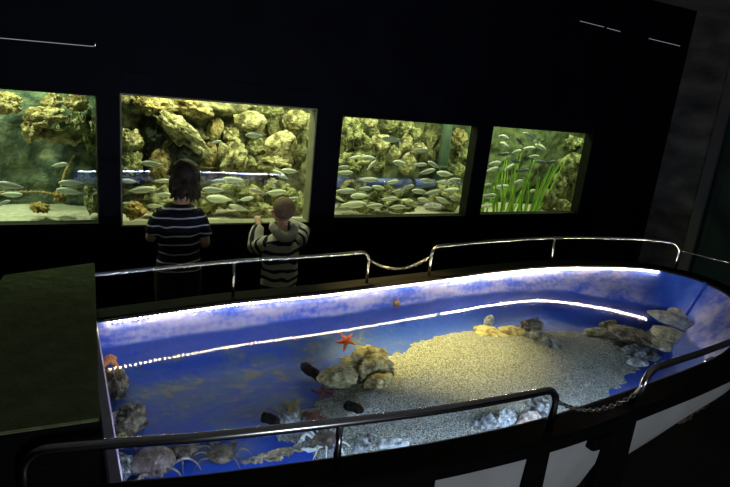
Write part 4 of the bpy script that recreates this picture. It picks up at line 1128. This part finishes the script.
# ------------------------------------------------------------------ people
def bake(o, voxel, smooth_it=4):
    md = o.modifiers.new('r', 'REMESH'); md.mode = 'VOXEL'; md.voxel_size = voxel; md.use_smooth_shade = True
    ms = o.modifiers.new('s', 'SMOOTH'); ms.iterations = smooth_it; ms.factor = .5
    mat = o.data.materials[0] if o.data.materials else None
    dg = bpy.context.evaluated_depsgraph_get(); me = bpy.data.meshes.new_from_object(o.evaluated_get(dg))
    o.modifiers.clear(); o.data = me
    if mat and not me.materials: me.materials.append(mat)
    for q in me.polygons: q.use_smooth = True
    return o
def loft(bm, secs, n=20):
    """secs: (z, rx, ry, cx, cy)"""
    rings_mesh(bm, [[Vector((s[3]+s[1]*cos(2*pi*k/n), s[4]+s[2]*sin(2*pi*k/n), s[0])) for k in range(n)] for s in secs])
def ball(bm, c, rx, ry, rz, sub=3):
    bmesh.ops.create_icosphere(bm, subdivisions=sub, radius=1, matrix=Matrix.Translation(c) @ Matrix.Diagonal((rx, ry, rz, 1)))
def V3(*a): return Vector(a)
def hand(bm, wrist, fdir, palm_n, thumb_side, L_, curl=.5):
    """palm and five curling fingers; fdir fingers, palm_n the way the palm faces, thumb_side towards the thumb"""
    f = fdir.normalized(); n = (palm_n-f*palm_n.dot(f)).normalized(); s = n.cross(f); s = s if s.dot(thumb_side) > 0 else -s
    pw_ = L_*.22; pl = L_*.50
    tube(bm, [wrist-f*.01, wrist+f*pl*.3, wrist+f*pl*.75, wrist+f*pl], [(L_*.15, L_*.11), (L_*.21, L_*.105), (L_*.235, L_*.10), (L_*.215, L_*.085)], 12, up=n)
    for i, (u, ln) in enumerate(((.165, .44), (.055, .50), (-.055, .46), (-.16, .36))):
        b = wrist+f*pl*.86+s*(L_*u); l = L_*ln; r = L_*.052
        p = [b]; d = f.copy(); a = 0
        for k, q in enumerate((.45, .32, .26)):
            a = curl*(k+.4); d = f*cos(a)+n*sin(a)+s*(u*.35); p.append(p[-1]+d.normalized()*l*q)
        tube(bm, smooth_path(p, 3), [r*1.08]*3+[r]*3+[r*.93]*3+[r*.75], 8)
    b = wrist+f*pl*.22+s*(L_*.13); p = [b, b+(f*.55+s*.75+n*.15).normalized()*L_*.19, b+(f*.55+s*.75+n*.15).normalized()*L_*.19+(f*.9+s*.25+n*.35).normalized()*L_*.16]
    tube(bm, smooth_path(p, 4), [L_*.075, L_*.072, L_*.068, L_*.062, L_*.058, L_*.056, L_*.054, L_*.05, L_*.036], 8)
def head(bm, c, w, d, h):
    """skull, jaw, nose and ears facing +Y; c the middle of the head"""
    ball(bm, c+V3(0, -.06*d, .10*h), w*.5, d*.5, h*.40)
    ball(bm, c+V3(0, .10*d, -.14*h), w*.42, d*.38, h*.36)
    ball(bm, c+V3(0, .28*d, -.34*h), w*.24, d*.18, h*.15)
    tube(bm, [c+V3(0, .40*d, .03*h), c+V3(0, .475*d, -.06*h), c+V3(0, .525*d, -.125*h), c+V3(0, .45*d, -.155*h)], [.035*w, .06*w, .085*w, .05*w], 8)
    for s in (-1, 1):
        tube(bm, [c+V3(s*w*.48, -.02*d, .06*h), c+V3(s*w*.545, -.07*d, .03*h), c+V3(s*w*.545, -.07*d, -.06*h), c+V3(s*w*.48, -.01*d, -.13*h)], [.05*w, .085*w, .07*w, .04*w], 8, flat=1.3)
        ball(bm, c+V3(s*w*.20, .40*d, .075*h), w*.13, d*.07, h*.035, 2)
        ball(bm, c+V3(s*w*.25, .33*d, -.12*h), w*.15, d*.10, h*.10, 2)
    tube(bm, [c+V3(-.13*w, .42*d, -.245*h), c+V3(0, .46*d, -.24*h), c+V3(.13*w, .42*d, -.245*h)], [.03*w, .05*w, .03*w], 8)
def face_bits(t, c, w, d, h):
    for s in (-1, 1):
        bm = bmesh.new(); ball(bm, c+V3(s*w*.2, .425*d, .01*h), w*.075, d*.05, h*.032, 2); obj('eye', bm, M['eye'], t, True)
    bm = bmesh.new(); tube(bm, [c+V3(-.12*w, .44*d, -.245*h), c+V3(0, .485*d, -.242*h), c+V3(.12*w, .44*d, -.245*h)], [.015*w, .035*w, .015*w], 8); obj('mouth', bm, M['lips'], t, True)
def legs(bm, hipz, hw, kz, s_, r, y=0):
    tube(bm, [V3(s_*hw, y, hipz), V3(s_*hw*1.03, y+.01, (hipz+kz)/2), V3(s_*hw*1.02, y+.012, kz), V3(s_*hw, y, kz*.62), V3(s_*hw, y-.006, .05), V3(s_*hw, y-.006, .02)], [r, r*.88, r*.66, r*.68, r*.44, r*.44], 14)
    tube(bm, [V3(s_*hw, y-.045, .028), V3(s_*hw*1.05, y+.02, .030), V3(s_*hw*1.15, y+.10, .018)], [.026, .03, .02], 10, flat=.8)

# --- girl
gx = atY(179, 236, 3.56).x
G = V3(gx, 3.56, 0)
girl = thing('person', G, 'person with dark bob in navy striped tee, seen from behind at the second window', 'person')
bm = bmesh.new()
loft(bm, [(.60, .105, .08, 0, 0), (.68, .128, .09, 0, 0), (.76, .112, .080, 0, 0), (.86, .108, .076, 0, 0), (.96, .122, .078, 0, 0), (1.02, .128, .070, 0, 0), (1.05, .085, .055, 0, 0), (1.075, .046, .046, .008, .004), (1.13, .040, .042, .018, .012), (1.17, .042, .045, .024, .016)])
hc = V3(.030, .022, 1.226); hw_, hd_, hh_ = .140, .172, .205
head(bm, hc, hw_, hd_, hh_)
for s in (-1, 1): legs(bm, .66, .068, .36, s, .068)
wl, wr_ = V3(-.125, .235, .885), V3(.135, .235, .885)
el_, er_ = V3(-.160, .045, .845), V3(.168, .02, .80)
tube(bm, [V3(-.105, 0, 1.015), V3(-.142, .01, .94), el_], [.040, .036, .031], 12); tube(bm, [el_, (el_+wl)/2, wl], [.031, .029, .021], 12)
tube(bm, [V3(.105, 0, 1.015), V3(.145, 0, .92), er_], [.040, .036, .031], 12); tube(bm, [er_, (er_+wr_)/2, wr_], [.031, .029, .021], 12)
hand(bm, wl, V3(.12, 1, -.02), V3(0, 0, -1), V3(1, 0, 0), .125, .28)
hand(bm, wr_, V3(-.12, 1, -.02), V3(0, 0, -1), V3(-1, 0, 0), .125, .28)
b = obj('body', bm, M['skin'], girl); bake(b, .0045, 4)
bm = bmesh.new()
loft(bm, [(.650, .138, .106, 0, 0), (.675, .138, .106, 0, 0), (.76, .126, .094, 0, 0), (.88, .126, .090, 0, 0), (.97, .140, .090, 0, 0), (1.02, .140, .082, 0, 0), (1.055, .092, .064, 0, 0), (1.075, .058, .054, 0, .004)], 28)
tube(bm, [V3(-.085, 0, 1.012), V3(-.130, .008, .955), V3(-.156, .028, .885)], [.056, .050, .048], 16)
tube(bm, [V3(.085, 0, 1.012), V3(.135, .002, .95), V3(.160, .008, .865)], [.056, .050, .048], 16)
for v in bm.verts:
    v.co += V3(0, 1, 0)*.010*noise.noise(v.co*9)+V3(1, 0, 0)*.008*noise.noise(v.co*11+V3(5, 0, 0))
bake(obj('striped_tee', bm, M['tee'], girl), .007, 5)
bm = bmesh.new(); loft(bm, [(.60, .118, .094, 0, 0), (.68, .128, .094, 0, 0), (.72, .122, .088, 0, 0)])
for s in (-1, 1): tube(bm, [V3(s*.066, 0, .66), V3(s*.07, .01, .5), V3(s*.07, .012, .36), V3(s*.069, .004, .2), V3(s*.068, -.002, .05)], [.080, .072, .060, .055, .052], 16)
bake(obj('trousers', bm, M['trouser'], girl), .008, 4)
for s in (-1, 1):
    bm = bmesh.new(); tube(bm, [V3(s*.068, -.055, .034), V3(s*.070, -.01, .040), V3(s*.074, .05, .034), V3(s*.08, .115, .024)], [.033, .038, .037, .024], 14, flat=.85)
    for v in bm.verts: v.co.z = max(.002, v.co.z)
    obj('shoe', bm, M['shoe'], girl, True)
# wavy bob: cap plus hanging locks
bm = bmesh.new(); c = hc
ball(bm, c+V3(0, -.022, .038), .080, .094, .082, 4)
rnd = random.Random(3)
for k in range(120):
    a = rnd.uniform(pi*.90, pi*2.10); rr = rnd.uniform(.82, 1.08)
    x, y = cos(a)*.080*rr, sin(a)*.088*rr-.015
    z0 = .06+rnd.uniform(-.03, .03); z1 = -rnd.uniform(.085, .130)
    pts = []; ph = rnd.uniform(0, 6); am = rnd.uniform(.005, .011)
    for i in range(10):
        t = i/9
        pts.append(c+V3(x*(.84+.26*t-.10*t*t)+am*sin(t*11+ph)*(.3+t), y*(.86+.19*t-.05*t*t)+am*cos(t*11+ph)*(.3+t), z0+(z1-z0)*t))
    tube(bm, pts, [.010, .011, .011, .010, .010, .009, .009, .008, .007, .003], 6)
o = obj('hair', bm, M['hair_d'], girl, True); bake(o, .0034, 1)
face_bits(girl, hc, hw_, hd_, hh_)

# --- boy
bx_ = atY(280, 260, 3.60).x
B = V3(bx_, 3.60, 0)
boy = thing('person', B, 'small child in cream and navy striped hoodie holding the sill of the second window', 'person')
bm = bmesh.new()
loft(bm, [(.44, .095, .078, 0, 0), (.50, .108, .084, 0, 0), (.58, .100, .078, 0, 0), (.68, .104, .076, 0, 0), (.76, .110, .072, 0, .005), (.80, .104, .064, 0, .01), (.825, .066, .05, .003, .015), (.85, .040, .040, .006, .02), (.90, .036, .038, .01, .028), (.93, .038, .04, .012, .03)])
bc = V3(.018, .045, .995); bw_, bd_, bh_ = .142, .168, .190
head(bm, bc, bw_, bd_, bh_)
for s in (-1, 1): legs(bm, .48, .056, .26, s, .058)
hl = atY(256, 229, 3.86)-B
wl = V3(hl.x+.004, .225, .868); el_ = V3(-.142, .10, .745)
wr_ = V3(.085, .225, .885); er_ = V3(.195, .105, .835)
tube(bm, [V3(-.10, .01, .785), V3(-.125, .05, .76), el_], [.036, .032, .029], 12); tube(bm, [el_, (el_+wl)/2, wl], [.029, .026, .019], 12)
tube(bm, [V3(.10, .01, .785), V3(.155, .055, .80), er_], [.036, .032, .029], 12); tube(bm, [er_, (er_+wr_)/2, wr_], [.029, .026, .019], 12)
hand(bm, wl, V3(.10, .62, .42), V3(0, .45, -.9), V3(1, 0, 0), .105, .55)
hand(bm, wr_, V3(-.15, 1, .02), V3(0, 0, -1), V3(-1, 0, 0), .105, .3)
bake(obj('body', bm, M['skin'], boy), .0042, 4)
bm = bmesh.new()
loft(bm, [(.455, .118, .098, 0, 0), (.475, .126, .104, 0, 0), (.56, .126, .102, 0, 0), (.66, .128, .098, 0, 0), (.74, .138, .094, 0, .003), (.79, .132, .084, 0, .008), (.825, .085, .066, .003, .013), (.845, .055, .055, .006, .018)], 28)
def crumple(bm):
    for v in bm.verts:
        v.co += V3(0, 1, 0)*.014*noise.noise(v.co*10)+V3(1, 0, 0)*.012*noise.noise(v.co*12+V3(5, 0, 0))+V3(0, 0, 1)*.012*noise.noise(v.co*9+V3(0, 7, 0))
crumple(bm)
bake(obj('striped_hoodie', bm, M['hoodie'], boy), .007, 4)
for sh, mid, el, cuff, md in ((V3(-.075, .01, .780), V3(-.125, .045, .755), el_+V3(-.004, -.004, -.010), el_*.22+wl*.78, (el_*.5+wl*.5)+V3(-.005, 0, 0)),
                          (V3(.075, .01, .785), V3(.15, .05, .800), er_+V3(.006, -.004, -.004), er_*.2+wr_*.8, er_*.5+wr_*.5)):
    bm = bmesh.new(); tube(bm, [sh, mid, el, md, cuff], [.062, .064, .058, .050, .038], 18)
    crumple(bm)
    R_ = (el-sh).to_track_quat('Z', 'Y').to_matrix().to_4x4()
    bm.transform(R_.inverted() @ Matrix.Translation(-sh))
    o = bake(obj('sleeve', bm, M['hoodie'], boy), .006, 4); o.matrix_local = Matrix.Translation(sh) @ R_
bm = bmesh.new()                              # hood bunched behind the neck
hp = [bc+V3(cos(a)*.078, sin(a)*.072-.018, -.112-.028*sin(a)*-1+.018*cos(a*2)) for a in [pi*.86+k*(pi*1.28)/14 for k in range(15)]]
tube(bm, hp, [.014, .02, .026, .03, .033, .036, .038, .038, .038, .036, .033, .030, .026, .02, .014], 14)
for v in bm.verts: v.co += noise.noise_vector(v.co*22)*.010
bake(obj('hood', bm, M['cloth_hood'], boy), .006, 4)
bm = bmesh.new(); loft(bm, [(.42, .106, .088, 0, 0), (.48, .112, .09, 0, 0), (.52, .108, .086, 0, 0)])
for s in (-1, 1): tube(bm, [V3(s*.055, 0, .47), V3(s*.058, .01, .36), V3(s*.058, .012, .26), V3(s*.057, .004, .15), V3(s*.056, -.002, .045)], [.070, .064, .055, .050, .048], 16)
bake(obj('trousers', bm, M['trouser'], boy), .008, 4)
for s in (-1, 1):
    bm = bmesh.new(); tube(bm, [V3(s*.056, -.05, .032), V3(s*.058, -.01, .036), V3(s*.062, .04, .032), V3(s*.066, .095, .022)], [.030, .034, .033, .022], 14, flat=.85)
    for v in bm.verts: v.co.z = max(.002, v.co.z)
    obj('shoe', bm, M['shoe'], boy, True)
bm = bmesh.new(); ball(bm, bc+V3(0, -.012, .024), .0755, .0875, .079, 4)
for v in list(bm.verts):
    p = v.co-bc
    if p.y > .045 and p.z < .05: v.co.y -= (p.y-.045)*.9
    v.co += noise.noise_vector(v.co*60)*.0015
o = obj('cropped_hair', bm, M['hair_f'], boy, True)
face_bits(boy, bc, bw_, bd_, bh_)

# ------------------------------------------------------------------ room spotlight and the added fill
def spot(name, loc, tgt, power, col, ang, blend, size):
    l = bpy.data.lights.new(name, 'SPOT'); l.energy = power; l.color = col; l.spot_size = radians(ang); l.spot_blend = blend; l.shadow_soft_size = size
    o = bpy.data.objects.new(name, l); C.objects.link(o); o.location = loc
    o.rotation_euler = (Vector(tgt)-Vector(loc)).to_track_quat('-Z', 'Y').to_euler(); return o
spot('ceiling_spot', (1.15, 2.95, CEIL-.1), (1.66, 2.22, ZB), 850, (1, .70, .22), 31, .95, .04)
area('added_hull_fill', (.80, -2.7, .95), (radians(91), 0, radians(-22)), .28, .7, 24, (.85, .92, 1))  # unseen cool fill behind the camera, added to light the near hull
w = bpy.data.worlds.new('world'); bpy.context.scene.world = w; w.use_nodes = True
w.node_tree.nodes['Background'].inputs[0].default_value = (0, 0, 0, 1)
sc = bpy.context.scene
sc.view_settings.view_transform = 'Standard'; sc.view_settings.look = 'None'; sc.view_settings.gamma = 1; sc.view_settings.exposure = .30
try: sc.view_settings.use_curve_mapping = False
except Exception: pass
sc.cycles.use_denoising = True
sc.cycles.sample_clamp_indirect = 6
sc.cycles.max_bounces = 10; sc.cycles.transparent_max_bounces = 16
